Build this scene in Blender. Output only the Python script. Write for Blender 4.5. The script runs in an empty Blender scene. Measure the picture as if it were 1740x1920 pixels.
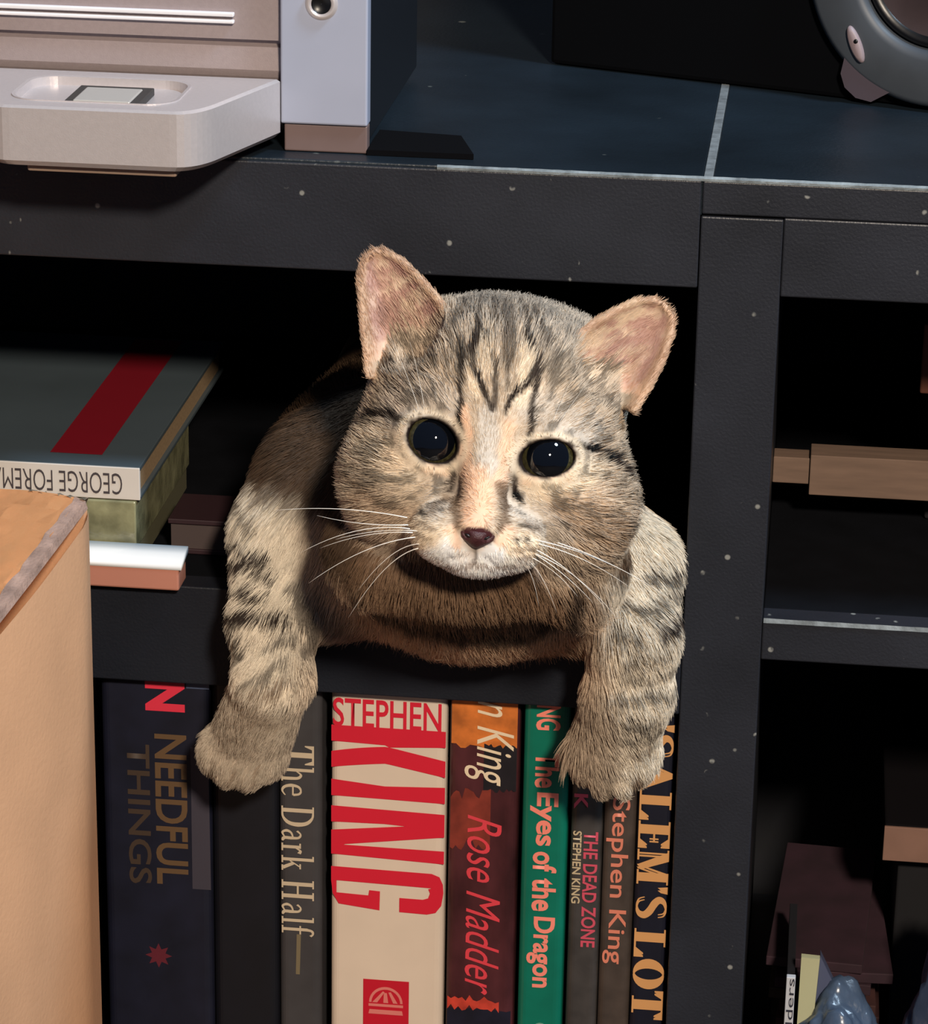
import bpy, bmesh, math, random
import numpy as np
from mathutils import Vector, Matrix, kdtree
from mathutils.geometry import tessellate_polygon

sc = bpy.context.scene
# ------------------------------------------------------------------ camera
TH, PS, RO, DIST, FPX = math.radians(20), math.radians(6.4), math.radians(1.0), 1.16, 5800.0
fwd = Vector((-math.sin(PS)*math.cos(TH), math.cos(PS)*math.cos(TH), -math.sin(TH)))
r0 = fwd.cross(Vector((0, 0, 1))).normalized(); u0 = r0.cross(fwd)
cr = r0*math.cos(RO) + u0*math.sin(RO); cu_ = u0*math.cos(RO) - r0*math.sin(RO)
cam = bpy.data.cameras.new('camera'); co = bpy.data.objects.new('camera', cam)
sc.collection.objects.link(co); sc.camera = co
M = Matrix((cr, cu_, -fwd)).transposed().to_4x4(); M.translation = -DIST*fwd
co.matrix_world = M
cam.sensor_fit = 'VERTICAL'; cam.sensor_height = 24.0; cam.lens = 24.0*FPX/1920.0
cam.clip_start = 0.05; cam.clip_end = 30
# ------------------------------------------------------------------ world, lights, exposure
w = bpy.data.worlds.new('world'); sc.world = w; w.use_nodes = True
w.node_tree.nodes['Background'].inputs[0].default_value = (0.35, 0.5, 0.9, 1)
w.node_tree.nodes['Background'].inputs[1].default_value = 0.10
def area(name, loc, target, size, power, col):
    l = bpy.data.lights.new(name, 'AREA'); l.shape = 'DISK'; l.size = size; l.energy = power; l.color = col
    o = bpy.data.objects.new(name, l); sc.collection.objects.link(o); o.location = loc
    o.rotation_euler = (Vector(target)-Vector(loc)).to_track_quat('-Z', 'Y').to_euler(); return o
area('room_lamp', (0.64, -1.92, 1.24), (0, 0, 0), 0.20, 60, (1.0, 0.86, 0.70))
area('ceiling_lamp', (0.95, -0.30, 1.60), (0, 0, 0), 0.30, 30, (0.60, 0.80, 1.0))
sc.view_settings.view_transform = 'Standard'; sc.view_settings.look = 'None'
sc.view_settings.exposure = 0.0; sc.view_settings.gamma = 1.0
sc.view_settings.use_curve_mapping = False

# ------------------------------------------------------------------ helpers
rnd = random.Random(7)
def lin(c): 
    return tuple(((x/255)/12.92 if x/255 <= 0.04045 else ((x/255+0.055)/1.055)**2.4) for x in c)
def mat(name, rgb, rough=0.6, metal=0.0, spec=0.5, noise=0.0, nscale=60.0, bump=0.0, bscale=300.0, coat=0.0,
        specks=None, stretch=None, trans=0.0):
    m = bpy.data.materials.new(name); m.use_nodes = True; nt = m.node_tree; b = nt.nodes['Principled BSDF']
    c = lin(rgb) + (1,)
    b.inputs['Base Color'].default_value = c; b.inputs['Roughness'].default_value = rough
    b.inputs['Metallic'].default_value = metal; b.inputs['Specular IOR Level'].default_value = spec
    b.inputs['Coat Weight'].default_value = coat; b.inputs['Transmission Weight'].default_value = trans
    tc = nt.nodes.new('ShaderNodeTexCoord'); mp = nt.nodes.new('ShaderNodeMapping')
    nt.links.new(tc.outputs['Object'], mp.inputs['Vector'])
    if stretch: mp.inputs['Scale'].default_value = stretch
    last = None
    n = nt.nodes.new('ShaderNodeTexNoise'); n.inputs['Scale'].default_value = nscale; n.inputs['Detail'].default_value = 6
    nt.links.new(mp.outputs['Vector'], n.inputs['Vector'])
    mx = nt.nodes.new('ShaderNodeMix'); mx.data_type = 'RGBA'
    k = max(noise, 0.02)
    mx.inputs[6].default_value = tuple(x*(1-k) for x in c[:3]) + (1,)
    mx.inputs[7].default_value = tuple(min(1, x*(1+k)) for x in c[:3]) + (1,)
    rp = nt.nodes.new('ShaderNodeMapRange'); rp.inputs[1].default_value = 0.3; rp.inputs[2].default_value = 0.7
    nt.links.new(n.outputs['Fac'], rp.inputs[0]); nt.links.new(rp.outputs[0], mx.inputs[0])
    last = mx.outputs[2]
    if specks:
        rgb2, sscale, thr = specks
        v = nt.nodes.new('ShaderNodeTexVoronoi'); v.inputs['Scale'].default_value = sscale
        nt.links.new(tc.outputs['Object'], v.inputs['Vector'])
        lt = nt.nodes.new('ShaderNodeMapRange'); lt.inputs[1].default_value = thr; lt.inputs[2].default_value = thr*0.6
        nt.links.new(v.outputs['Distance'], lt.inputs[0])
        n2 = nt.nodes.new('ShaderNodeTexNoise'); n2.inputs['Scale'].default_value = sscale*1.7
        nt.links.new(tc.outputs['Object'], n2.inputs['Vector'])
        gt = nt.nodes.new('ShaderNodeMapRange'); gt.inputs[1].default_value = 0.53; gt.inputs[2].default_value = 0.6
        nt.links.new(n2.outputs['Fac'], gt.inputs[0])
        mu = nt.nodes.new('ShaderNodeMath'); mu.operation = 'MULTIPLY'
        nt.links.new(lt.outputs[0], mu.inputs[0]); nt.links.new(gt.outputs[0], mu.inputs[1])
        m2 = nt.nodes.new('ShaderNodeMix'); m2.data_type = 'RGBA'
        nt.links.new(mu.outputs[0], m2.inputs[0]); nt.links.new(last, m2.inputs[6])
        m2.inputs[7].default_value = lin(rgb2) + (1,)
        last = m2.outputs[2]
    nt.links.new(last, b.inputs['Base Color'])
    if bump > 0:
        n3 = nt.nodes.new('ShaderNodeTexNoise'); n3.inputs['Scale'].default_value = bscale; n3.inputs['Detail'].default_value = 4
        nt.links.new(mp.outputs['Vector'], n3.inputs['Vector'])
        bp = nt.nodes.new('ShaderNodeBump'); bp.inputs['Strength'].default_value = bump; bp.inputs['Distance'].default_value = 0.0006
        nt.links.new(n3.outputs['Fac'], bp.inputs['Height']); nt.links.new(bp.outputs['Normal'], b.inputs['Normal'])
    return m
def link(name, me, m=None, parent=None, smooth=False):
    o = bpy.data.objects.new(name, me); sc.collection.objects.link(o)
    if m is not None: me.materials.append(m)
    if parent is not None: o.parent = parent
    if smooth: me.polygons.foreach_set('use_smooth', [True]*len(me.polygons))
    return o
def tag(o, label, cat, group=None):
    o['label'] = label; o['category'] = cat
    if group: o['group'] = group
    return o
def empty(name, loc=(0, 0, 0), rz=0.0, label=None, cat=None, group=None):
    o = bpy.data.objects.new(name, None); sc.collection.objects.link(o); o.location = loc; o.rotation_euler = (0, 0, rz)
    o.empty_display_size = 0.02
    if label: tag(o, label, cat, group)
    return o
def place(parent_loc, o): return o
def bm_box(bm, x0, x1, y0, y1, z0, z1, bev=0.0, seg=2):
    vs = [bm.verts.new(p) for p in ((x0,y0,z0),(x1,y0,z0),(x1,y1,z0),(x0,y1,z0),(x0,y0,z1),(x1,y0,z1),(x1,y1,z1),(x0,y1,z1))]
    fs = [bm.faces.new([vs[i] for i in f]) for f in ((0,3,2,1),(4,5,6,7),(0,1,5,4),(1,2,6,5),(2,3,7,6),(3,0,4,7))]
    if bev > 0:
        es = list({e for f in fs for e in f.edges})
        bmesh.ops.bevel(bm, geom=es, offset=bev, segments=seg, affect='EDGES', profile=0.5)
def fin(name, bm, m, parent=None, smooth=False):
    bmesh.ops.recalc_face_normals(bm, faces=bm.faces)
    me = bpy.data.meshes.new(name); bm.to_mesh(me); bm.free()
    return link(name, me, m, parent, smooth)
def box(name, x0, x1, y0, y1, z0, z1, m, parent=None, bev=0.0, seg=2):
    bm = bmesh.new(); bm_box(bm, x0, x1, y0, y1, z0, z1, bev, seg); return fin(name, bm, m, parent)
def prism(name, pts, axis, a, b, m, parent=None, bev=0.0, smooth=False):
    """pts: 2D outline; axis 'y' -> pts are (x,z); 'z' -> (x,y); 'x' -> (y,z)"""
    bm = bmesh.new()
    def P(p, t): return {'y': (p[0], t, p[1]), 'z': (p[0], p[1], t), 'x': (t, p[0], p[1])}[axis]
    A = [bm.verts.new(P(p, a)) for p in pts]; B = [bm.verts.new(P(p, b)) for p in pts]
    bm.faces.new(A); bm.faces.new(B[::-1]); n = len(pts)
    for i in range(n): bm.faces.new((A[i], B[i], B[(i+1) % n], A[(i+1) % n]))
    if bev > 0: bmesh.ops.bevel(bm, geom=bm.edges[:], offset=bev, segments=2, affect='EDGES')
    return fin(name, bm, m, parent, smooth)
def flat(name, polys, org, ax, ay, m, parent, thick=0.00012):
    """thin printed shapes: polys in 2D along ax, ay from org"""
    org, ax, ay = Vector(org), Vector(ax), Vector(ay); nrm = ax.cross(ay).normalized()
    bm = bmesh.new()
    for ip, p in enumerate(polys):
        A = [bm.verts.new(org+ax*q[0]+ay*q[1]+nrm*(thick+ip*0.000012)) for q in p]
        for t in tessellate_polygon([[Vector((q[0], q[1], 0)) for q in p]]):
            v = [A[i] for i in t]
            if (v[1].co-v[0].co).cross(v[2].co-v[0].co).dot(nrm) < 0: v.reverse()
            if (v[1].co-v[0].co).cross(v[2].co-v[0].co).length > 1e-12: bm.faces.new(v)
    me = bpy.data.meshes.new(name); bm.to_mesh(me); bm.free()
    return link(name, me, m, parent)
def text(name, s, start, adv, up, length, height, m, parent, shear=0.0, fat=0.0, lift=0.00015, space=1.0, serif=None):
    """lettering: starts at `start`, runs `length` along adv, `height` along up; flat print lifted off its surface"""
    cv = bpy.data.curves.new('t', 'FONT'); cv.body = s; cv.shear = shear; cv.offset = fat; cv.space_character = space
    cv.resolution_u = 4; cv.fill_mode = 'BOTH'
    to = bpy.data.objects.new('t', cv); sc.collection.objects.link(to)
    dg = bpy.context.evaluated_depsgraph_get(); me = bpy.data.meshes.new_from_object(to.evaluated_get(dg))
    bpy.data.objects.remove(to); bpy.data.curves.remove(cv)
    n = len(me.vertices); a = np.empty(n*3, np.float32); me.vertices.foreach_get('co', a); a = a.reshape(-1, 3)
    lo = a.min(0); hi = a.max(0)
    uu = (a[:, 0]-lo[0])/(hi[0]-lo[0])*length; vv = (a[:, 1]-lo[1])/(hi[1]-lo[1])*height
    adv = np.array(adv, float); up = np.array(up, float); nn = np.cross(adv, up)
    p = np.array(start)[None] + uu[:, None]*adv[None] + vv[:, None]*up[None] + nn[None]*lift
    me.vertices.foreach_set('co', p.astype(np.float32).ravel()); me.name = name; me.materials.clear()
    return link(name, me, m, parent)
def tube(name, pts, rads, m, parent=None, sides=8):
    bm = bmesh.new(); rings = []
    pts = [Vector(p) for p in pts]
    for i, p in enumerate(pts):
        t = (pts[min(i+1, len(pts)-1)]-pts[max(i-1, 0)]).normalized()
        a = t.orthogonal().normalized(); b = t.cross(a)
        if i and rings:
            a = (pa - t*pa.dot(t)).normalized(); b = t.cross(a)
        pa = a
        rings.append([bm.verts.new(p+(a*math.cos(k*2*math.pi/sides)+b*math.sin(k*2*math.pi/sides))*rads[i]) for k in range(sides)])
    for i in range(len(rings)-1):
        for k in range(sides): bm.faces.new((rings[i][k], rings[i][(k+1) % sides], rings[i+1][(k+1) % sides], rings[i+1][k]))
    bm.faces.new(rings[0][::-1]); bm.faces.new(rings[-1])
    return fin(name, bm, m, parent, True)
def lathe_y(name, prof, c, m, parent, n=64, a0=0, a1=2*math.pi):
    """profile (radius, y) revolved about a y-axis through c"""
    bm = bmesh.new(); rows = []
    for r, y in prof:
        rows.append([bm.verts.new((c[0]+r*math.cos(2*math.pi*k/n), c[1]+y, c[2]+r*math.sin(2*math.pi*k/n))) for k in range(n)])
    for i in range(len(rows)-1):
        for k in range(n): bm.faces.new((rows[i][k], rows[i][(k+1) % n], rows[i+1][(k+1) % n], rows[i+1][k]))
    return fin(name, bm, m, parent, True)

# ------------------------------------------------------------------ materials
BLK = mat('black_lacquer', (35, 37, 44), 0.42, spec=0.45, noise=0.25, nscale=25, bump=0.25, bscale=900, specks=((132, 132, 128), 105, 0.13))
BLKT = mat('black_lacquer_top', (25, 34, 42), 0.38, spec=0.5, noise=0.3, nscale=18, bump=0.3, bscale=700, specks=((120, 125, 120), 55, 0.11))
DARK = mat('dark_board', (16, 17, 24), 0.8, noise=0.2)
WORN = mat('worn_edge', (118, 126, 130), 0.6, noise=0.5, nscale=120, bump=0.5, bscale=500)
SEAM = mat('seam_filler', (112, 116, 118), 0.7, noise=0.35, nscale=200, bump=0.4)
WALLM = mat('painted_wall', (60, 58, 62), 0.9, noise=0.06)
FLOORM = mat('dark_carpet', (44, 38, 36), 0.95, noise=0.3, nscale=300, bump=0.8, bscale=800)

# ------------------------------------------------------------------ room
FZ = -0.42
o = box('floor', -1.6, 1.6, -2.6, 0.46, FZ-0.04, FZ, FLOORM); o['kind'] = 'structure'
o = box('wall_back', -1.6, 1.6, 0.44, 0.48, FZ, 1.4, WALLM); o['kind'] = 'structure'

# ------------------------------------------------------------------ shelf unit
TZ = 0.1322; RB = 0.0912; SH = -0.0366; SB = -0.0525; PX0, PX1 = 0.0838, 0.1134; LS = -0.317
su = empty('shelf_unit', (0, 0.17, FZ), 0, 'scuffed black open shelf unit filling the picture, with worn front edge', 'shelf')
OX, OY, OZ = 0, -0.17, -FZ
def S(name, x0, x1, y0, y1, z0, z1, m=BLK, bev=0.0006):
    return box(name, x0, x1, y0+OY, y1+OY, z0+OZ, z1+OZ, m, su, bev)
S('top_panel', -0.42, PX0+0.0003, 0.0009, 0.34, 0.1180, TZ, BLKT)
S('top_panel', PX0+0.0036, 0.46, 0.0009, 0.34, 0.1190, TZ, BLKT)
e = S('seam_strip', PX0+0.0003, PX0+0.0036, 0.0012, 0.20, 0.1195, TZ+0.0002, SEAM, 0.0003); e['label'] = 'pale grey seam between the two top panels'
S('front_rail', -0.42, PX0-0.0003, 0.0, 0.018, RB, TZ-0.0012)
S('front_rail', PX0+0.0002, 0.46, 0.0, 0.018, 0.1188, TZ-0.0012)
S('front_rail', PX1+0.0001, 0.46, 0.0, 0.018, 0.0894, 0.1186)
# worn, slightly ragged front lip of the top
bm = bmesh.new()
xs = np.arange(-0.012, 0.30, 0.0022); prev = None
for i, x in enumerate(xs):
    a = 0.0005 + 0.00025*rnd.random()
    ring = [bm.verts.new((x, 0.0007-a*1.3+OY, TZ-0.0013+OZ)), bm.verts.new((x, -a*0.3+OY, TZ-0.0004+OZ)), bm.verts.new((x, 0.0008+OY, TZ+a*0.5+OZ)), bm.verts.new((x, 0.0014+OY, TZ-0.001+OZ))]
    if prev:
        for k in range(4): bm.faces.new((prev[k], ring[k], ring[(k+1) % 4], prev[(k+1) % 4]))
    prev = ring
fin('worn_lip', bm, WORN, su)['label'] = 'chipped pale front lip'
S('upright', PX0, PX1, 0.0, 0.33, LS-0.018, 0.1180)
S('upright', -0.42, -0.39, 0.0, 0.33, FZ, RB-0.0002)
S('upright', 0.43, 0.46, 0.0, 0.33, FZ, 0.0892)
INT = mat('inner_shade_black', (13, 14, 18), 0.85, spec=0.08, noise=0.2)  # darker, duller than the lacquer: shade inside the bays painted into the boards
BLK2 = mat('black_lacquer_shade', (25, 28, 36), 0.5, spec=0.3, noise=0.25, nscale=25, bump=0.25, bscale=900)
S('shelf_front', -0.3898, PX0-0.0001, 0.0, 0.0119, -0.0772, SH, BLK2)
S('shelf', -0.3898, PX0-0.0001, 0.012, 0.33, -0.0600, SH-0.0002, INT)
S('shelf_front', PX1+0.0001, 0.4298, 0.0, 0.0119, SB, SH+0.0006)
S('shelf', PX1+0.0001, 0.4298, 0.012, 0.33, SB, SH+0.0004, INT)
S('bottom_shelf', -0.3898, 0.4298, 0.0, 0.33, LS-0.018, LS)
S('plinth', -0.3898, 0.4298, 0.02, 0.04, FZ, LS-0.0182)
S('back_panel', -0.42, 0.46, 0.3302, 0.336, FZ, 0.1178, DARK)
bm = bmesh.new(); prev = None
for x in np.arange(PX1+0.0004, 0.30, 0.0025):
    a = 0.0003 + 0.0002*rnd.random()
    ring = [bm.verts.new((x, -a+OY, SH-0.0008+OZ)), bm.verts.new((x, 0.0002+OY, SH+0.0006+a*0.6+OZ)), bm.verts.new((x, 0.001+OY, SH+OZ))]
    if prev:
        for k in range(3): bm.faces.new((prev[k], ring[k], ring[(k+1) % 3], prev[(k+1) % 3]))
    prev = ring
fin('worn_lip', bm, WORN, su)['label'] = 'pale worn lip of the right shelf'
BRW = mat('raw_wood', (112, 90, 76), 0.8, noise=0.15, nscale=40, stretch=(1, 8, 8))
S('rail_tenon', PX1+0.0002, 0.1283, 0.102, 0.113, -0.0172, -0.0062, BRW, 0.0004)
e = S('cross_rail', 0.1284, 0.4298, 0.1, 0.115, -0.0210, -0.0041, BRW, 0.0004); e['label'] = 'pale brown wooden cross rail in the right bay'

# ------------------------------------------------------------------ books
PAGE = mat('page_block', (175, 160, 135), 0.9, noise=0.2, nscale=900, stretch=(12, 1, 1))
def book(name, label, x0, x1, top, cover, y0=0.007, depth=0.155, bot=LS, tilt=0.0, headband=True):
    top = -0.0782-0.001*((x0*731) % 1); x0 -= 0.0003; x1 -= 0.0003; h = top-bot; w = x1-x0
    root = empty(name, ((x0+x1)/2, y0, bot), 0, label, 'book', 'books standing under the cat')
    root.rotation_euler = (0, tilt, 0)
    hw = w/2; t = 0.0022 if w > 0.02 else 0.0014
    # cover: U profile in xy with rounded spine corners
    out = []; n = 5; r = min(0.0035, hw*0.5)
    for k in range(n+1):
        a = math.pi + k*math.pi/2/n; out.append((-hw+r+r*math.cos(a), r+r*math.sin(a)*0.8-0.2*r))
    for k in range(n+1):
        a = 1.5*math.pi + k*math.pi/2/n; out.append((hw-r+r*math.cos(a), r+r*math.sin(a)*0.8-0.2*r))
    out = [(-hw, depth)] + [(p[0], max(p[1], 0)) for p in out] + [(hw, depth), (hw-t, depth), (hw-t, r+t), (0, t+0.0008), (-hw+t, r+t), (-hw+t, depth)]
    prism('cover', out, 'z', 0.0, h, cover, root)  # boards and spine
    box('pages', -hw+t+0.0001, hw-t-0.0001, r+t+0.0005, depth-0.004, 0.003, h-0.003, PAGE, root)
    return root
def spine_text(root, s, xr, zr, m, **k):
    """vertical lettering reading downwards; world X range and Z range (top, bottom)"""
    L = root.location; xr = (xr[0]-0.0003, xr[1]-0.0003); zr = (zr[0]-0.0012, zr[1]-0.0012)
    return text('spine_title', s, (xr[0]-L.x, 0.0, zr[0]-L.z), (0, 0, -1), (1, 0, 0), zr[0]-zr[1], xr[1]-xr[0], m, root, **k)
# ---- serif capitals and lower case drawn from stems, slabs and swelling strokes
def rc(x0, y0, x1, y1): return [(x0, y0), (x1, y0), (x1, y1), (x0, y1)]
def swell(P_, th, sub=5):
    n = len(P_); A_ = np.array(P_, float); q = []; t_ = []
    for i in range(n-1):
        p0, p1, p2, p3 = A_[max(i-1, 0)], A_[i], A_[i+1], A_[min(i+2, n-1)]
        for k in range(sub):
            t = k/sub; q.append(0.5*((2*p1)+(-p0+p2)*t+(2*p0-5*p1+4*p2-p3)*t*t+(-p0+3*p1-3*p2+p3)*t**3)); t_.append(th[i]*(1-t)+th[i+1]*t)
    q.append(A_[-1]); t_.append(th[-1]); q = np.array(q); d = np.gradient(q, axis=0); d /= np.linalg.norm(d, axis=1)[:, None]
    nn = np.stack([-d[:, 1], d[:, 0]], 1)*np.array(t_)[:, None]/2; a, b = q+nn, q-nn
    return [[tuple(a[i]), tuple(a[i+1]), tuple(b[i+1]), tuple(b[i])] for i in range(len(q)-1)]
def oval(cx, cy, rx, ry, ix, iy, n=28):
    out = []
    for k in range(n):
        a, b = 2*math.pi*k/n, 2*math.pi*(k+1)/n
        out.append([(cx+rx*math.cos(a), cy+ry*math.sin(a)), (cx+rx*math.cos(b), cy+ry*math.sin(b)), (cx+ix*math.cos(b), cy+iy*math.sin(b)), (cx+ix*math.cos(a), cy+iy*math.sin(a))])
    return out
GLY = {
 'L': (.92, [rc(.12, 0, .34, 1), rc(0, .94, .48, 1), rc(0, 0, .85, .06), [(.62, .06), (.85, .0), (.85, .30), (.80, .30)]]),
 'E': (.90, [rc(.12, 0, .34, 1), rc(0, .94, .8, 1), rc(0, 0, .82, .06), [(.58, .94), (.75, .72), (.8, .72), (.8, 1)], [(.6, .06), (.82, 0), (.82, .28), (.77, .28)], rc(.34, .47, .6, .53), rc(.57, .36, .62, .64)]),
 'A': (1.04, [[(.08, .05), (.16, .05), (.48, .84), (.46, 1)], [(.46, 1), (.54, 1), (.94, .05), (.68, .05), (.40, .82)], rc(.24, .32, .72, .38), rc(0, 0, .28, .06), rc(.58, 0, 1, .06)]),
 'M': (1.14, [rc(.1, .05, .16, .95), [(.06, 1), (.28, 1), (.57, .2), (.52, 0)], [(.50, 0), (.56, .02), (.88, 1), (.80, 1)], rc(.78, .05, .98, 1), rc(0, 0, .27, .06), rc(.68, 0, 1.08, .06), rc(0, .94, .2, 1), rc(.88, .94, 1.08, 1)]),
 'S': (.82, swell([(.70, .72), (.64, .90), (.43, .96), (.22, .89), (.16, .74), (.30, .59), (.54, .45), (.68, .28), (.62, .11), (.42, .04), (.20, .10), (.12, .28)], [.03, .05, .06, .1, .15, .19, .19, .15, .1, .06, .05, .03])),
 'O': (1.0, oval(.48, .5, .46, .5, .23, .45)),
 'T': (.94, [rc(.34, 0, .58, 1), rc(.02, .94, .90, 1), [(.02, 1), (.02, .72), (.07, .72), (.2, .94)], [(.90, 1), (.72, .94), (.85, .72), (.90, .72)], rc(.22, 0, .70, .06)]),
 "'": (.24, [[(.04, 1), (.2, 1), (.16, .78), (.08, .68)]]),
 ' ': (.30, []),
 'h': (.70, [rc(.08, 0, .22, 1), rc(0, 0, .31, .05), rc(0, .95, .22, 1), rc(.42, 0, .67, .05)]+swell([(.2, .46), (.36, .60), (.51, .52), (.54, .3), (.54, 0)], [.04, .07, .12, .14, .14])),
 'e': (.64, [rc(.12, .33, .56, .38)]+swell([(.54, .36), (.49, .54), (.34, .60), (.16, .52), (.10, .3), (.18, .1), (.36, .03), (.56, .12)], [.11, .09, .05, .1, .15, .11, .06, .04])),
 'D': (.98, [rc(.1, 0, .28, 1), rc(0, .95, .3, 1), rc(0, 0, .3, .05)]+swell([(.2, .97), (.5, .95), (.76, .78), (.84, .5), (.76, .22), (.5, .05), (.2, .03)], [.05, .07, .15, .2, .15, .07, .05])),
 'a': (.62, swell([(.1, .48), (.26, .59), (.42, .52), (.44, .3), (.44, .09), (.58, .03)], [.08, .05, .1, .14, .14, .05])+swell([(.44, .36), (.2, .3), (.1, .16), (.2, .03), (.44, .12)], [.04, .07, .13, .07, .04])),
 'r': (.52, [rc(.1, 0, .24, .6), rc(0, 0, .36, .05), rc(0, .55, .24, .6)]+swell([(.22, .44), (.34, .58), (.47, .54)], [.04, .08, .12])),
 'k': (.72, [rc(.1, 0, .24, 1), rc(0, 0, .34, .05), rc(0, .95, .24, 1), rc(.44, 0, .70, .05), rc(.38, .55, .62, .6)]+swell([(.24, .26), (.38, .42), (.52, .57)], [.05, .05, .05])+swell([(.34, .38), (.46, .2), (.58, .03)], [.12, .14, .14])),
 'H': (1.0, [rc(.1, 0, .28, 1), rc(.66, 0, .84, 1), rc(.28, .47, .66, .53), rc(0, 0, .38, .05), rc(0, .95, .38, 1), rc(.56, 0, .94, .05), rc(.56, .95, .94, 1)]),
 'l': (.36, [rc(.1, 0, .24, 1), rc(0, 0, .34, .05), rc(0, .95, .24, 1)]),
 'f': (.44, [rc(.1, 0, .24, .8), rc(0, .55, .40, .60), rc(0, 0, .36, .05)]+swell([(.17, .76), (.22, .93), (.36, .97), (.47, .89)], [.14, .1, .06, .09])),
}
def serif_text(root, s, xr, zr, m, gap=0.06, bold=0.0):
    polys = []; x = 0
    for ch in s:
        wd, pl = GLY[ch]
        polys += [[(x+p[0]+b_, p[1]) for p in q] for b_ in ((0, bold) if bold else (0,)) for q in pl]; x += wd+gap
    x -= gap; L = root.location; kx = (zr[0]-zr[1])/x; ky = xr[1]-xr[0]
    bm = bmesh.new()
    for i, q in enumerate(polys):
        V_ = [bm.verts.new((xr[0]-0.0003-L.x+p[1]*ky, -0.00012-i*1.2e-6, zr[0]-0.0012-L.z-p[0]*kx)) for p in q]
        try: f = bm.faces.new(V_)
        except ValueError: continue
        f.normal_update()
        if f.normal.y > 0: f.normal_flip()
    bmesh.ops.triangulate(bm, faces=bm.faces[:])
    me = bpy.data.meshes.new('spine_title'); bm.to_mesh(me); bm.free(); return link('spine_title', me, m, root)
C = lambda n, c, **k: mat(n, c, k.pop('rough', 0.5), **k)
book_black = C('cover_black', (20, 21, 27), rough=0.45, noise=0.2)
gold = C('foil_gold', (150, 112, 66), rough=0.45); red = C('print_red', (206, 26, 50)); cream = C('print_cream', (226, 208, 190))

b = book('book', 'dark blue-black book with tall brown two-line title beside the cardboard box', -0.1425, -0.0990, -0.0735, C('cover_night', (20, 22, 38), noise=0.3))
spine_text(b, 'NEEDFUL', (-0.1214, -0.1085), (-0.1010, -0.1665), C('foil_brown', (98, 74, 50)), fat=0.02)
spine_text(b, 'THINGS', (-0.1325, -0.1233), (-0.1060, -0.1670), C('foil_dim', (66, 52, 42)), fat=0.015)
spine_text(b, 'N', (-0.1246, -0.1089), (-0.0785, -0.0912), C('print_scarlet', (220, 50, 72)), fat=0.05)
Lb = b.location
flat('spine_patch', [[(0, 0), (0.009, 0), (0.009, 0.004), (0, 0.004)]], (-0.1085-Lb.x, 0, -0.0820-Lb.z), (1, 0, 0), (0, 0, 1), C('print_blue', (80, 92, 120)), b)
star = []
for k in range(16):
    a = k*math.pi/8; rr = 0.0055 if k % 2 == 0 else 0.003
    star.append((rr*math.cos(a), rr*math.sin(a)))
flat('spine_emblem', [star], (-0.1215-Lb.x, 0, -0.2000-Lb.z), (1, 0, 0), (0, 0, 1), C('print_maroon', (96, 32, 44)), b)
flat('spine_stripe', [[(0, 0), (0.0075, 0), (0.0070, 0.062), (0, 0.062)]], (-0.1072-Lb.x, 0, -0.1690-Lb.z), (1, 0, 0), (0, 0, 1), C('slate_strip', (62, 58, 68)), b)  # slate-grey strip along the right of the spine

book('book', 'plain black book with blank spine below the left paw', -0.0985, -0.0722, -0.0790, C('cover_jet', (13, 14, 22), rough=0.5, noise=0.2))

b = book('book', 'slim charcoal book titled The Dark Half in cream letters', -0.0718, -0.0548, -0.0778, C('cover_charcoal', (62, 60, 62), noise=0.15))
serif_text(b, 'The Dark Half', (-0.0708, -0.0578), (-0.1020, -0.1850), C('print_bone', (196, 178, 152)))
Lb = b.location
# serifs of the title and the small imprint line below it
flat('spine_line', [[(0, 0), (0.0016, 0), (0.0021, 0.018), (0.0004, 0.018)]], (-0.0655-Lb.x, 0, -0.2040-Lb.z), (1, 0, 0), (0, 0, 1), C('print_olive', (116, 104, 80)), b)

# white book with huge red letters
wx0, wx1 = -0.0511, -0.0058
WHT = C('cover_white', (214, 196, 178), rough=0.45, noise=0.05, nscale=30)
b = book('book', 'thick white book with giant red stretched letters on its spine', wx0, wx1, -0.0774, WHT)
Lb = b.location
def K2(cx, cy):
    cyy = cy-0.056*(cx-55)
    return ((cx-55)/520*0.0449+0.0002, -(cyy-28)*0.402*0.0002325)
def arc(p, q, bulge, n=8):
    out = []
    for i in range(n+1):
        t = i/n; x = p[0]+(q[0]-p[0])*t; y = p[1]+(q[1]-p[1])*t + bulge*4*t*(1-t); out.append((x, y))
    return out
letters = []
letters.append([(55, 185), (575, 215), (575, 288), (318, 288), (300, 278), (55, 258)])                      # K stem
letters.append([(55, 305)] + arc((55, 305), (300, 285), -4)[1:] + [(330, 290), (330, 368)] + arc((300, 362), (55, 378), -2))      # K left arm
letters.append([(330, 290)] + arc((330, 290), (575, 350), 0)[1:] + [(575, 425), (330, 368)])                 # K right arm
letters.append([(55, 432), (300, 466), (575, 470), (575, 545), (300, 525), (55, 508)])                      # I
letters.append([(55, 555), (575, 595), (575, 668), (300, 640), (55, 630)])                                  # N stem
letters.append([(55, 668), (575, 640), (575, 700), (120, 735), (55, 760)])                                  # N diagonal
letters.append([(55, 738), (120, 738), (575, 765), (575, 825), (55, 780)])                                  # N stem
letters.append([(55, 838), (520, 870), (520, 938), (55, 903)])                                               # G back
letters.append([(55, 903), (80, 905), (80, 962), (228, 975), (232, 950), (282, 955), (280, 1045), (90, 1015), (62, 965)])
letters.append([(520, 870), (556, 885), (572, 920), (575, 960), (566, 1020), (540, 1054), (500, 1062), (372, 1052), (372, 985), (480, 992), (505, 985), (513, 962), (505, 942), (520, 938)])
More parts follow.
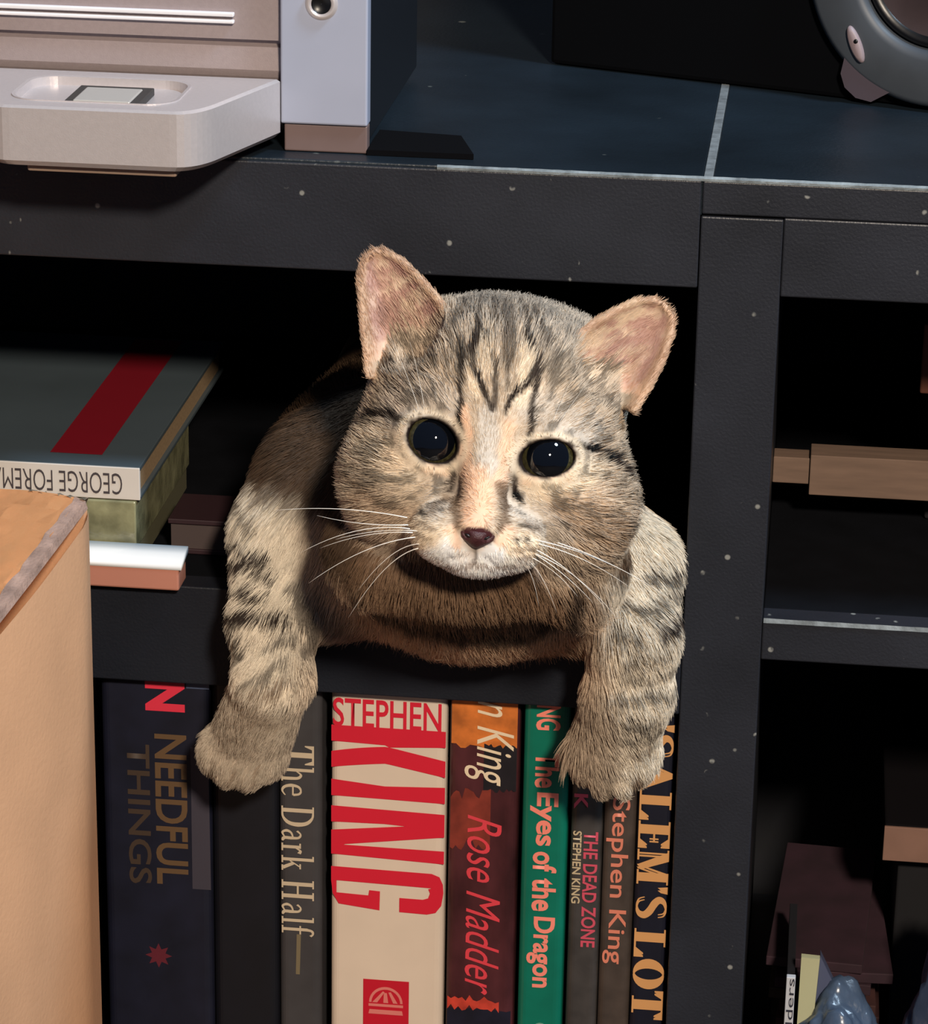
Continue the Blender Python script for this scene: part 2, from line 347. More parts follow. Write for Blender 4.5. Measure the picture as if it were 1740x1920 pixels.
flat('spine_title', [[K2(*p) for p in L] for L in letters], (wx0-0.0003-Lb.x, -0.0001, -0.0788-Lb.z), (1, 0, 0), (0, 0, 1), red, b)
text('spine_author', 'STEPHEN', (wx0+0.0005-Lb.x, -0.0001, -0.0940-Lb.z), (1, 0, 0), (0, 0, 1), 0.0425, 0.0122, red, b, fat=0.012)
PK = C('print_rose', (214, 120, 112))
flat('publisher_mark', [[(0, 0), (0.0185, 0), (0.0185, 0.0262), (0, 0.0262)]], (-0.0381-Lb.x, -0.0001, -0.2300-Lb.z), (1, 0, 0), (0, 0, 1), C('print_crimson', (190, 16, 40)), b)
ringp = [(0.0068*math.cos(a), 0.0072*math.sin(a)) for a in np.linspace(0, math.pi, 20)] + [(0.0058*math.cos(a), 0.0060*math.sin(a)) for a in np.linspace(math.pi, 0, 20)]
marks = [ringp, [(-0.0070, -0.0018), (0.0070, -0.0018), (0.0070, -0.0006), (-0.0070, -0.0006)], [(-0.001, 0), (0.001, 0), (0.0004, 0.0045), (-0.0008, 0.0045)],
         [(-0.0055, 0), (-0.0035, 0), (-0.0005, 0.0048), (-0.0012, 0.0052)], [(0.003, 0), (0.0048, 0), (0.002, 0.005), (0.001, 0.0048)],
         [(-0.0070, -0.0052), (0.0070, -0.0052), (0.0066, -0.0032), (-0.0066, -0.0032)]]
flat('publisher_mark_print', marks, (-0.0289-Lb.x, -0.0001, -0.2140-Lb.z), (1, 0, 0), (0, 0, 1), PK, b, thick=0.00022)

# script-titled dark red book
m5 = C('cover_ember', (70, 32, 36), rough=0.4, noise=0.65, nscale=55, stretch=(1, 1, 0.5))
b = book('book', 'dark red and orange book with slanted script title, left of the green book', -0.0046, 0.0226, -0.0774, m5)
Lb = b.location
def patch(name, x0, x1, z0, z1, col, b, wob=0.0008, seed=1, **k):
    r = random.Random(seed); pts = []
    n = 14
    pts += [(x0+(x1-x0)*i/n, z0+r.uniform(-wob, wob)) for i in range(n+1)]
    pts += [(x1-(x1-x0)*i/n, z1+r.uniform(-wob, wob)) for i in range(n+1)]
    L = b.location
    return flat(name, [[(p[0]-0.0003-L.x, min(p[1]-0.0012, -0.0785)-L.z) for p in pts]], (0, -0.00005, 0), (1, 0, 0), (0, 0, 1), C(name+'_ink', col, noise=0.35, nscale=120), b, thick=0.00004+seed*0.000015, **k)
patch('spine_band', -0.0038, 0.0218, -0.0978, -0.0780, (196, 108, 44), b, 0.001, 2)
patch('spine_band', 0.0090, 0.0218, -0.1160, -0.0970, (24, 20, 26), b, 0.001, 3)
patch('spine_band', -0.0038, 0.0120, -0.1400, -0.1180, (120, 46, 34), b, 0.003, 4)
patch('spine_band', -0.0038, 0.0218, -0.2215, -0.2125, (18, 18, 34), b, 0.0006, 5)
patch('spine_band', -0.0038, 0.0218, -0.2900, -0.2240, (176, 48, 44), b, 0.0006, 6)
patch('spine_band', -0.0038, 0.0170, -0.2125, -0.2080, (188, 60, 44), b, 0.0015, 8)
spine_text(b, 'n King', (0.0015, 0.0205), (-0.0782, -0.1140), C('print_ivory', (226, 206, 176)), shear=0.35, lift=0.0003)
spine_text(b, 'Rose Madder', (0.0030, 0.0165), (-0.1270, -0.2060), C('print_coral', (214, 62, 74)), shear=0.4, lift=0.0003)

# green book
b = book('book', 'slim green book with bold salmon title, left of the right paw', 0.0243, 0.0422, -0.0774, C('cover_green', (6, 104, 84), rough=0.4, noise=0.12))
sal = C('print_salmon', (236, 132, 114))
for s, z0, z1 in (('NG', -0.0785, -0.0890), ('The', -0.0985, -0.1135), ('Eyes', -0.1155, -0.1385), ('of', -0.1410, -0.1500), ('the', -0.1525, -0.1670), ('Dragon', -0.1695, -0.2010)):
    spine_text(b, s, (0.0290, 0.0385) if s not in ('Eyes', 'Dragon') else (0.0275, 0.0385), (z0, z1), sal, fat=0.028)
flat('spine_emblem', [[(0.003*math.cos(a), 0.003*math.sin(a)) for a in np.linspace(0, 2*math.pi, 16)[:-1]]], (0.0335-b.location.x, 0, -0.2210-b.location.z), (1, 0, 0), (0, 0, 1), C('print_mint', (110, 150, 130)), b)

g7 = C('cover_umber', (58, 54, 52), noise=0.3, nscale=90)
b = book('book', 'slim grey-brown book with pink and cream lettering, right of the green book', 0.0436, 0.0560, -0.0800, g7)
pink = C('print_pink', (196, 74, 92)); 
spine_text(b, 'K', (0.0446, 0.0500), (-0.1150, -0.1215), pink, fat=0.03)
spine_text(b, 'THE DEAD ZONE', (0.0488, 0.0545), (-0.1310, -0.1815), pink, fat=0.02)
spine_text(b, 'STEPHEN KING', (0.0446, 0.0480), (-0.1310, -0.1625), C('print_sand', (186, 166, 132)), fat=0.02)
b = book('book', 'brown book with author name in salmon letters, second from the upright', 0.0563, 0.0688, -0.0790, C('cover_brown', (66, 56, 50), noise=0.3, nscale=90))
spine_text(b, 'Stephen King', (0.0576, 0.0665), (-0.1155, -0.1880), C('print_peach', (208, 122, 98)), fat=0.01)
b = book('book', 'black book with large gold capital letters, against the upright', 0.0691, 0.0832, -0.0770, C('cover_midnight', (16, 18, 34), noise=0.2))
gd = C('foil_ochre', (206, 152, 98), rough=0.4)
serif_text(b, "'SALEM'S", (0.0700, 0.0824), (-0.0830, -0.1665), gd, 0.05, 0.09)
serif_text(b, 'LOT', (0.0700, 0.0824), (-0.1715, -0.2110), gd, 0.05, 0.09)

# ------------------------------------------------------------------ silver dock on top
SIL = mat('silver_front', (164, 150, 150), 0.42, metal=0.3, noise=0.04, nscale=500, bump=0.1, bscale=2500)
SILW = mat('white_column', (164, 170, 190), 0.45, metal=0.1, noise=0.02)
SILT = mat('satin_tray', (200, 192, 192), 0.33, metal=0.35, noise=0.03, nscale=600, bump=0.08, bscale=2500)
BRZ = mat('brown_base', (110, 92, 90), 0.5, noise=0.05)
DKP = mat('black_plastic', (14, 14, 16), 0.35)
RUB = mat('dock_foot', (150, 128, 112), 0.6)
dk = empty('audio_dock', (-0.20, 0.07, TZ), 0, 'silver music dock with protruding tray at the front left of the top', 'speaker')
def dx(x): return x+0.20
def dy(y): return y-0.07
def dz(z): return z-TZ
# main body: profile in y,z extruded along x  (vertical face above seam, scooped ramp below)
prof = [(0.018, 0.1410), (0.018, 0.1560), (0.0165, 0.1585)] + [(0.0165-0.001+0.0012*t, 0.1590+0.0105*t) for t in (0.2, 0.5, 0.8, 1.0)] + [(0.0190, 0.1704), (0.0190, 0.1716), (0.0158, 0.1722), (0.0150, 0.30), (0.15, 0.30), (0.15, 0.1360), (0.03, 0.1360)]
prism('main_body', [(dy(y), dz(z)) for y, z in prof], 'x', dx(-0.36), dx(-0.0715), SIL, dk)
for k, (za, zb) in enumerate(((0.1781, 0.1795), (0.1806, 0.1822))):
    bm = bmesh.new()
    bm_box(bm, dx(-0.34), dx(-0.0885), dy(0.0132), dy(0.0156), dz(za), dz(zb), 0.0005, 3)
    fin('ridge', bm, mat('ridge_highlight', (240, 238, 242), 0.25, metal=0.1), dk)  # white base colour paints the highlight along each ridge
box('side_column', dx(-0.0711), dx(-0.0391), dy(0.011), dy(0.019), dz(0.1428), dz(0.30), SILW, dk, 0.0008, 3)
box('side_housing', dx(-0.0711), dx(-0.0393), dy(0.0191), dy(0.15), dz(0.1360), dz(0.30), mat('housing_black', (14, 20, 28), 0.5), dk, 0.001)
prism('dark_patch', [(dx(-0.0392), dy(0.011)), (dx(0.0000), dy(0.0112)), (dx(-0.0080), dy(0.040)), (dx(-0.0392), dy(0.044))], 'z', dz(TZ+0.0002), dz(TZ+0.0022), mat('patch_black', (5, 5, 8), 0.9, spec=0.1), dk)  # thin black sheet giving the dark patch right of the column
box('column_base', dx(-0.0700), dx(-0.0393), dy(0.0125), dy(0.0188), dz(TZ+0.0002), dz(0.1427), BRZ, dk, 0.0006)
lathe_y('socket_ring', [(0.0034, 0.0000), (0.0040, -0.0012), (0.0052, -0.0012), (0.0062, 0.0004)], (dx(-0.0560), dy(0.0109), dz(0.1872)), SILT, dk, 40)
lathe_y('socket_hole', [(0.0001, 0.0), (0.0034, 0.0), (0.0036, -0.0004)], (dx(-0.0560), dy(0.0107), dz(0.1872)), DKP, dk, 32)
# tray: outline (plan view), symmetric about x=-0.128
def rounded_tray(inset=0.0, n_c=10):
    cx = -0.128; xb = 0.0568-inset*1.1; xf = 0.0400; yb = 0.0110-inset*0; yf = -0.0490+inset; r = 0.020
    a, c, e = (xb-0.0136, -0.0320), (xb-0.0185, yf), (xb-0.0270, yf)
    pts = [(xb, yb), (xb-0.0136*0.5, (yb-0.0320)/2)]
    for k in range(n_c+1):
        t = k/n_c; pts.append(((1-t)**2*a[0]+2*t*(1-t)*c[0]+t*t*e[0], (1-t)**2*a[1]+2*t*(1-t)*c[1]+t*t*e[1]))
    full = [(cx+x, y) for x, y in pts] + [(cx-x, y) for x, y in pts[::-1]]
    return full
def resample(loop, n):
    P = [np.array(p) for p in loop]; P.append(P[0]); seg = [np.linalg.norm(P[i+1]-P[i]) for i in range(len(P)-1)]
    tot = sum(seg); out = []; i = 0; acc = 0
    for k in range(n):
        s = tot*k/n
        while acc+seg[i] < s: acc += seg[i]; i += 1
        t = (s-acc)/seg[i]; out.append(tuple(P[i]*(1-t)+P[i+1]*t))
    return out
TT, TB = 0.1590, 0.1375
loopO = resample(rounded_tray(0), 120); loopI = resample(rounded_tray(0.0012), 120)
def rrect(x0, x1, y0, y1, r, n):
    pts = []
    for (cx, cy, a0) in ((x1-r, y1-r, 90), (x1-r, y0+r, 0), (x0+r, y0+r, -90), (x0+r, y1-r, -180)):
        for k in range(9):
            a = math.radians(a0-k*90/8); pts.append((cx+r*math.cos(a), cy+r*math.sin(a)))
    return resample(pts, n)
def align(ref, loop):
    c = np.mean(np.array(loop), 0); best = min(range(len(loop)), key=lambda k: math.hypot(*(np.array(loop[k])-np.array(ref[0])-0)))
    return loop[best:]+loop[:best]
def loft(name, loops, m, parent, cap0=False, cap1=False, smooth=True):
    bm = bmesh.new(); rows = [[bm.verts.new(p) for p in L] for L in loops]; n = len(rows[0])
    for i in range(len(rows)-1):
        for k in range(n): bm.faces.new((rows[i][k], rows[i][(k+1) % n], rows[i+1][(k+1) % n], rows[i+1][k]))
    if cap0: bm.faces.new(rows[0][::-1])
    if cap1: bm.faces.new(rows[-1])
    return fin(name, bm, m, parent, smooth)
R1 = align(loopI, rrect(-0.1602, -0.1000, -0.0400, 0.0015, 0.011, 120)); R2 = align(loopI, rrect(-0.1590, -0.1012, -0.0388, 0.0003, 0.010, 120))
L3 = lambda L, z: [(dx(x), dy(y), dz(z)) for x, y in L]
loft('dock_tray', [L3(resample(rounded_tray(0.002), 120), TB), L3(loopO, TB+0.002), L3(loopO, TT-0.0008), L3(loopI, TT), L3(R1, TT), L3(R1, TT+0.0004), L3(R2, TT+0.0002), L3(R2, TT-0.0030)], SILT, dk, True, True, False)
DKG = mat('connector_slot', (44, 46, 46), 0.5)
box('connector_slot', dx(-0.1398), dx(-0.1130), dy(-0.0375), dy(-0.0105), dz(TT-0.0030), dz(TT-0.0003), DKG, dk, 0.0003)
box('connector', dx(-0.1368), dx(-0.1162), dy(-0.0365), dy(-0.0145), dz(TT-0.0028), dz(TT+0.0001), mat('connector_grey', (186, 182, 176), 0.4, metal=0.2), dk, 0.0006)
box('foot', dx(-0.152), dx(-0.0985), dy(-0.0435), dy(-0.010), dz(0.1345), dz(TB+0.0004), RUB, dk, 0.0008)
for k in range(3):
    box('foot', dx(-0.30+0.1*k), dx(-0.28+0.1*k), dy(0.05), dy(0.13), dz(TZ+0.0001), dz(0.1362), RUB, dk, 0.0005)

# ------------------------------------------------------------------ black loudspeaker with grey driver ring
sp = empty('loudspeaker', (0.0117, 0.1848, TZ), math.atan2(-0.057, 0.155), 'large black loudspeaker with a grey driver ring at the right end of the top', 'speaker')
box('cabinet', 0, 0.30, 0.0, 0.12, 0.0004, 0.26, mat('speaker_black', (4, 5, 8), 0.9, spec=0.08), sp, 0.002)
GR = mat('grey_ring', (66, 72, 80), 0.5, noise=0.1)
sx, sz = 0.1665, 0.0552
prof = [(0.0530, 0.0), (0.0528, -0.0045), (0.0505, -0.0058), (0.0350, -0.0062), (0.0325, -0.0056), (0.0312, -0.0035), (0.0308, 0.0)]
lathe_y('driver_ring', prof, (sx, 0, sz), GR, sp, 96)
lathe_y('rubber_surround', [(0.0306, -0.001), (0.0296, -0.0032), (0.0278, -0.0036), (0.0262, -0.0016)], (sx, 0, sz), DKP, sp, 64)
lathe_y('speaker_cone', [(0.0262, -0.0016), (0.0120, -0.0002), (0.0085, -0.0030), (0.0001, -0.0042)], (sx, 0, sz), mat('cone_brown', (58, 46, 50), 0.7, noise=0.2), sp, 64)
bm = bmesh.new()
ang = math.atan2(0.0072-sz, 0.1370-sx); ca, sa = math.cos(ang), math.sin(ang)
lug = [(0.050, -0.011), (0.0565, -0.0085), (0.0600, -0.004), (0.0606, 0.002), (0.058, 0.008), (0.050, 0.012)]
A = [bm.verts.new((sx+a*ca-b_*sa, -0.0002, sz+a*sa+b_*ca)) for a, b_ in lug]; B = [bm.verts.new((v.co.x, -0.0052, v.co.z)) for v in A]
bm.faces.new(A); bm.faces.new(B[::-1])
for i in range(len(A)): bm.faces.new((A[i], B[i], B[(i+1) % 6], A[(i+1) % 6]))
fin('mounting_lug', bm, mat('lug_mauve', (74, 66, 76), 0.55), sp)
# oval screw cover on the ring
bm = bmesh.new(); a2 = ang + math.radians(4); c2 = (0.1357, 0.0240)
rows = []
for rr, yy in ((1.0, -0.0060), (0.95, -0.0074), (0.7, -0.0080), (0.02, -0.0081)):
    rows.append([bm.verts.new((c2[0]+0.0037*rr*math.cos(t)*math.cos(2.05)*-1-0.0072*rr*math.sin(t)*-math.sin(2.05)*-0.55, yy, c2[1]+0.0072*rr*math.sin(t)*0.95+0.002*rr*math.cos(t))) for t in np.linspace(0, 2*math.pi, 24, endpoint=False)])
for i in range(3):
    for k in range(24): bm.faces.new((rows[i][k], rows[i][(k+1) % 24], rows[i+1][(k+1) % 24], rows[i+1][k]))
sb = fin('screw_cover', bm, mat('screw_cover', (140, 124, 128), 0.5), sp, True)
lathe_y('screw_hole', [(0.0001, 0), (0.0008, 0), (0.0009, 0.0004)], (c2[0]+0.0005, -0.0084, c2[1]+0.0015), DKP, sp, 16)
for (a_) in (40, 100, 170, 290):
    aa = math.radians(a_); lathe_y('ring_screw', [(0.0001, -0.0068), (0.0022, -0.0066), (0.0026, -0.0058)], (sx+0.043*math.cos(aa), 0, sz+0.043*math.sin(aa)), DKP, sp, 16)

# ------------------------------------------------------------------ cardboard box
CB = mat('cardboard', (238, 180, 126), 0.85, noise=0.08, nscale=30, bump=0.25, bscale=500)  # lighter copy for the top flap, its brighter light put into the colour
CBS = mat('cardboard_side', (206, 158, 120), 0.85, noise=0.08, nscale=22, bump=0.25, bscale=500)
yaw = math.atan2(0.0166, 0.07)
bc = Vector((-0.1316, -0.050, FZ))
cb = empty('cardboard_box', bc, -yaw, 'large brown cardboard box with crumpled corner at the lower left', 'box')
H = 0.0108-FZ; DL = 0.26; WB = 0.19
slope = 0.27
# local frame: corner at origin, +x right, box spans x in [-WB,0], y in [-DL,0]
bm = bmesh.new(); ny, nz = 26, 30; grid = []
def bulge(t, v):      # t distance from far corner along side, v height 0..1
    ws = 0.008+0.034*(1-v)**0.8; f = max(0, 1-t/ws)
    return 0.33*ws*(1-f) + 0.0022*math.sin(v*7+t*30)*min(1, t/0.05)*0.6
for i in range(ny+1):
    t = DL*(i/ny)**1.5
    top = H - slope*t
    row = []
    for j in range(nz+1):
        v = j/nz; row.append(bm.verts.new((bulge(t, v), -t, top*v)))
    grid.append(row)
for i in range(ny):
    for j in range(nz): bm.faces.new((grid[i][j], grid[i+1][j], grid[i+1][j+1], grid[i][j+1]))
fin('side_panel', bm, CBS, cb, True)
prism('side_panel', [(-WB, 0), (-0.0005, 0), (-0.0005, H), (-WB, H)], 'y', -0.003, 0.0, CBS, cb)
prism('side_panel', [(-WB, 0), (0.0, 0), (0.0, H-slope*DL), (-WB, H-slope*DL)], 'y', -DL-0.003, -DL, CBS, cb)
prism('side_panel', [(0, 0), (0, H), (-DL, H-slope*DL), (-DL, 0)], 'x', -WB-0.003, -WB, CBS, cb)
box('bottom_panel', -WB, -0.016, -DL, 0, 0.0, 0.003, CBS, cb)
# top flap: gently arched sheet with visible corrugated edge
bm = bmesh.new(); nx = 20; rows = []
def fl(x, t):
    return H - slope*t + 0.0012*math.sin(x*40)*min(1, -x*20) + 0.0016*math.exp(-((x+0.02)/0.02)**2)*math.exp(-(t/0.03)**2)
for i in range(nx+1):
    x = -WB*(i/nx)**1.3 - 0.0035
    rows.append([bm.verts.new((x, -DL*j/30, fl(x, DL*j/30)+0.0034)) for j in range(31)])
for i in range(nx):
    for j in range(30): bm.faces.new((rows[i][j], rows[i][j+1], rows[i+1][j+1], rows[i+1][j]))
r_ = bmesh.ops.solidify(bm, geom=bm.faces[:], thickness=0.0028)
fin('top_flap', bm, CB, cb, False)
bm = bmesh.new(); rr = random.Random(3); prevr = None
for j in range(70):
    t = DL*j/69; wv = 0.0005*math.sin(j*1.7)+rr.uniform(-.0004, .0004)
    z = fl(-0.002, t)+0.0034
    ring = [bm.verts.new(p) for p in ((-0.0052+wv, -t, z+0.0006), (-0.0012, -t, z-0.0004+wv*0.5), (-0.0002, -t, z-0.0034), (-0.0052, -t, z-0.0036))]
    if prevr:
        for k in range(4): bm.faces.new((prevr[k], ring[k], ring[(k+1) % 4], prevr[(k+1) % 4]))
    prevr = ring
fin('flap_edge', bm, mat('corrugated_edge', (150, 124, 112), 0.9, noise=0.35, nscale=140, bump=0.8, bscale=900), cb)['label'] = 'grey ragged corrugated edge of the flap'
TAPE = mat('clear_tape', (226, 206, 180), 0.12, noise=0.05, bump=0.8, bscale=120, coat=0.6)
bm = bmesh.new(); rows = []
for i in range(16):
    x = -0.001-0.024*i/15
    rows.append([bm.verts.new((x+0.001*math.sin(j*2.0+i), y, z+0.0007*math.sin(i*1.9+j))) for j, (y, z) in enumerate(((-0.0010, H+0.0042), (0.0008, H+0.0042), (0.0014, H+0.0010), (0.0016, H-0.006)))])
for i in range(15):
    for j in range(3): bm.faces.new((rows[i][j], rows[i][j+1], rows[i+1][j+1], rows[i+1][j]))
bmesh.ops.solidify(bm, geom=bm.faces[:], thickness=0.0002)
fin('packing_tape', bm, TAPE, cb, True)['label'] = 'shiny strip of clear tape'

# ------------------------------------------------------------------ things lying on the cat's shelf at left
sl = empty('flat_case', (-0.16, 0.02, SH), 0, 'pale flat case with shiny rounded top edge beside the cardboard box', 'case')
box('body', -0.06, 0.0520, -0.0260, -0.0125+0.0, 0.0002, 0.0100, mat('copper_front', (196, 132, 112), 0.4, metal=0.2), sl, 0.0008)
pr = [(-0.0262, 0.0088), (-0.0255, 0.0105), (-0.0235, 0.0122), (-0.0200, 0.0132), (-0.0125, 0.0136), (-0.0125, 0.0100), (-0.0262, 0.0086)]
prism('lid', [(y, z) for y, z in pr[:-1]], 'x', -0.06, 0.0530, mat('white_lid', (226, 224, 222), 0.3), sl, 0.0, True)
cs = empty('plastic_case', (-0.165, 0.04, SH), 0, 'yellowish clear plastic case under the white-spined book', 'case')
box('case_body', -0.04, 0.0375, -0.0315, 0.070, 0.0104, 0.0300, mat('yellowed_plastic', (122, 120, 92), 0.15, noise=0.5, nscale=90, bump=1.0, bscale=90), cs, 0.0006)
box('case_tray', -0.039, 0.0365, -0.030, 0.069, 0.0002, 0.0102, mat('clear_rim', (110, 106, 84), 0.25), cs, 0.0004)
mb = empty('book', (-0.13, 0.07, SH), 0, 'dim maroon book lying on the shelf behind the white-topped case', 'book')
box('cover', 0.0095, 0.034, -0.036, -0.006, 0.0002, 0.0022, mat('cover_maroon', (44, 22, 28), 0.6), mb, 0.0003)
box('cover', 0.0095, 0.034, -0.036, -0.006, 0.0125, 0.0145, mat('cover_maroon_top', (44, 22, 28), 0.6), mb, 0.0003)
box('pages', 0.0105, 0.033, -0.035, -0.007, 0.0022, 0.0125, mat('page_dim', (70, 58, 56), 0.9), mb)
# white-spined book on top of the plastic case
gb = empty('book', (-0.2, 0.095, -0.0064), 0, 'thin grey book with white spine lettered upside down and red cover band', 'book')
GC = mat('cover_grey', (72, 82, 88), 0.45, noise=0.12, nscale=18)
x0, x1, y0, y1 = -0.10, 0.0741, -0.085, 0.083
box('cover', x0, x1, y0, y1, 0.0116, 0.0134, GC, gb, 0.0003)
box('cover', x0, x1, y0, y1, 0.0, 0.0016, GC, gb, 0.0003)
box('spine', x0, x1, y0-0.0006, y0+0.0012, 0.0002, 0.0132, mat('spine_white', (206, 198, 190), 0.5), gb, 0.0003)
box('pages', x0+0.002, x1-0.0016, y0+0.0013, y1-0.003, 0.0017, 0.0115, mat('page_tan', (150, 124, 92), 0.9, noise=0.2, nscale=800), gb)
text('spine_title', 'GEORGE FOREMAN', (x1-0.0068, y0-0.0006, 0.0108), (-1, 0, 0), (0, 0, -1), 0.056, 0.0086, mat('title_ink', (66, 58, 60), 0.6), gb, fat=-0.005)
flat('cover_band', [[(0, 0), (0.0205, 0), (0.0205, 0.153), (0, 0.153)]], (0.0362, y0+0.012, 0.0134), (1, 0, 0), (0, 1, 0), mat('band_red', (128, 20, 34), 0.45), gb)

# ------------------------------------------------------------------ right bay contents
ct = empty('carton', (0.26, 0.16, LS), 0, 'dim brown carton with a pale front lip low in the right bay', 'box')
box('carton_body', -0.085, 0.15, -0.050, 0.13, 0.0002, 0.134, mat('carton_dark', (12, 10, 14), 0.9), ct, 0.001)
box('carton_lid', -0.0920, 0.155, -0.0590, 0.135, 0.1355, 0.1515, mat('carton_top_shade', (16, 13, 16), 0.9, spec=0.1), ct, 0.001)  # top of the brown lid coloured near black to stand for shade
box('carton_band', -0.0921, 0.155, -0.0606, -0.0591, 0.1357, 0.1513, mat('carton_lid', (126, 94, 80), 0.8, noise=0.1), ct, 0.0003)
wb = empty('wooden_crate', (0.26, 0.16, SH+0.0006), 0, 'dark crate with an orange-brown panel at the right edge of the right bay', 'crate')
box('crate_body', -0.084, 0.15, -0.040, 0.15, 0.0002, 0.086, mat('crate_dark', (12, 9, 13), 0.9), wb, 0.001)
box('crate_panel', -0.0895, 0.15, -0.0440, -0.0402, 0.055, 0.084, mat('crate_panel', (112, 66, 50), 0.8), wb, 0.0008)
rust = [mat('magazine_rust', (58, 30, 28), 0.8, noise=0.3), mat('magazine_plum', (46, 24, 34), 0.8, noise=0.3), mat('magazine_olive', (50, 36, 24), 0.8, noise=0.3)]
zz = LS+0.0004; names = ['rust', 'plum', 'olive']
n_m = 26
for k in range(n_m):
    th = 0.0040+0.0015*rnd.random(); col = k % 3
    if zz+th > -0.214: break
    o = box('magazine', -0.020, 0.020, -0.055, 0.055, 0, th, rust[rnd.randrange(3)], None, 0.0004)
    o.location = (0.1480+rnd.uniform(-.004, .004), 0.130, zz); o.rotation_euler = (0, 0, rnd.uniform(-.08, .08))
    tag(o, 'dim reddish brown magazine in the untidy pile low in the right bay', 'magazine', 'magazine pile in the right bay')
    zz += th+0.0002
fo = empty('folder', (0.1335, 0.035, LS), 0, 'narrow white folder standing upright, lettered on its edge', 'folder')
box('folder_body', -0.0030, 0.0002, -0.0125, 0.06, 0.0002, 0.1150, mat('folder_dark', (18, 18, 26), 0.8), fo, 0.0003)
box('folder_spine', -0.0032, 0.0004, -0.0155, -0.0126, 0.0002, 0.1205, mat('folder_white', (186, 186, 190), 0.6), fo, 0.0003)
text('spine_title', 'folders', (0.0001, -0.0155, 0.0900), (0, 0, 1), (-1, 0, 0), 0.030, 0.0028, mat('folder_ink', (40, 40, 52), 0.6), fo)
fo2 = empty('folder', (0.1380, 0.045, LS), 0, 'cream and slate folder right of the lettered white folder', 'folder')
prism('folder_front', [(-0.0028, 0.0002), (0.0003, 0.0002), (0.0052, 0.1240), (-0.0022, 0.1243)], 'y', -0.015, -0.0118, mat('folder_cream', (178, 176, 140), 0.6), fo2)
prism('folder_pocket', [(0.0005, 0.0002), (0.018, 0.0002), (0.012, 0.110), (0.0054, 0.1235)], 'y', -0.0112, -0.006, mat('folder_slate', (74, 80, 106), 0.6), fo2)
def crumple(name, c, r, label, col, seed):
    bm = bmesh.new(); bmesh.ops.create_icosphere(bm, subdivisions=5, radius=1.0)
    from mathutils import noise as mn
    for v in bm.verts:
        d = v.co.normalized(); s = 1+0.22*mn.noise(d*1.8+Vector((seed, 0, 0)))+0.10*abs(mn.noise(d*5+Vector((0, seed, 0))))+0.05*abs(mn.noise(d*12+Vector((0, seed, 3))))
        v.co = Vector((d.x*r[0], d.y*r[1], d.z*r[2]))*s
        v.co.z = max(v.co.z, -r[2]*0.98)
    o = fin(name, bm, mat(name+'_film', col, 0.25, noise=0.25, nscale=60, bump=0.7, bscale=150), None, True)
    o.location = c; return tag(o, label, 'bag')
crumple('plastic_bag', (0.1550, 0.030, LS+0.0545), (0.024, 0.022, 0.0530), 'crumpled pale blue plastic bag right of the standing folders', (64, 78, 98), 1.3)
crumple('plastic_bag', (0.2010, 0.030, LS+0.073), (0.0220, 0.022, 0.0720), 'taller dark blue plastic bag at the bottom right corner', (56, 68, 92), 4.1)

# ==================================================================== CAT
# head frame (centimetres): R right, V up, W out of the face
HO = np.array((0.0180, -0.0850, 0.0544)); HR = np.array((0.99157, 0.06424, -0.11252)); HV = np.array((0.08519, 0.33112, 0.93974)); HW = np.array((0.09762, -0.94140, 0.32285))
HW /= np.linalg.norm(HW); HV = HV-HW*(HV@HW); HV /= np.linalg.norm(HV); HR = np.cross(HV, HW)
HM = np.stack([HR, HV, HW])                      # rows
def tol(P): return (P-HO) @ HM.T * 100.0
def tow(Lc): return HO + (np.asarray(Lc, float)/100.0) @ HM
# ---- value noise
def vnoise(P, s, seed=0):
    Q = np.asarray(P, np.float64)*s + seed*17.13; I = np.floor(Q).astype(np.int64); f = Q-I; f = f*f*(3-2*f)
    def h(i, j, k):
        n = (i*374761393 + j*668265263 + k*2147483647 + seed*974711) & 0xffffffff
        n = ((n ^ (n >> 13))*1274126177) & 0xffffffff
        return ((n ^ (n >> 16)) & 0xffff)/65535.0
    x, y, z = I[:, 0], I[:, 1], I[:, 2]; r = 0
    for a in (0, 1):
        for b in (0, 1):
            for c in (0, 1):
                wgt = (f[:, 0] if a else 1-f[:, 0])*(f[:, 1] if b else 1-f[:, 1])*(f[:, 2] if c else 1-f[:, 2])
                r = r + wgt*h(x+a, y+b, z+c)
    return r
def fnoise(P, s, seed=0): return (vnoise(P, s, seed)*4+vnoise(P, s*2.1, seed+1)*2+vnoise(P, s*4.3, seed+2))/7
# ---- primitives: (function, centre, reach, blend, space)
def ell(c, r, k=0.8):
    c = np.array(c, float); r = np.array(r, float)
    def f(P):
        q = P-c; k0 = np.sqrt(((q/r)**2).sum(-1)); k1 = np.sqrt(((q/(r*r))**2).sum(-1)); return np.where(k1 > 1e-9, k0*(k0-1)/np.maximum(k1, 1e-9), -r.min())
    return f, c, r.max(), k
def cap(a, b, ra, rb, k=0.8):
    a = np.array(a, float); b = np.array(b, float); d = b-a; dd = d@d
    def f(P):
        t = np.clip(((P-a)@d)/dd, 0, 1); return np.linalg.norm(P-(a+t[..., None]*d), axis=-1)-(ra+(rb-ra)*t)
    return f, (a+b)/2, np.linalg.norm(d)/2+max(ra, rb), k
EYEL = (-1.93, 0.02, 1.62); EYER = (1.95, -0.02, 1.62); ER = 1.03
OPL = (0.87, 0.68, math.radians(-24)); OPR = (0.90, 0.60, math.radians(14))   # eye opening: half width, half height, tilt
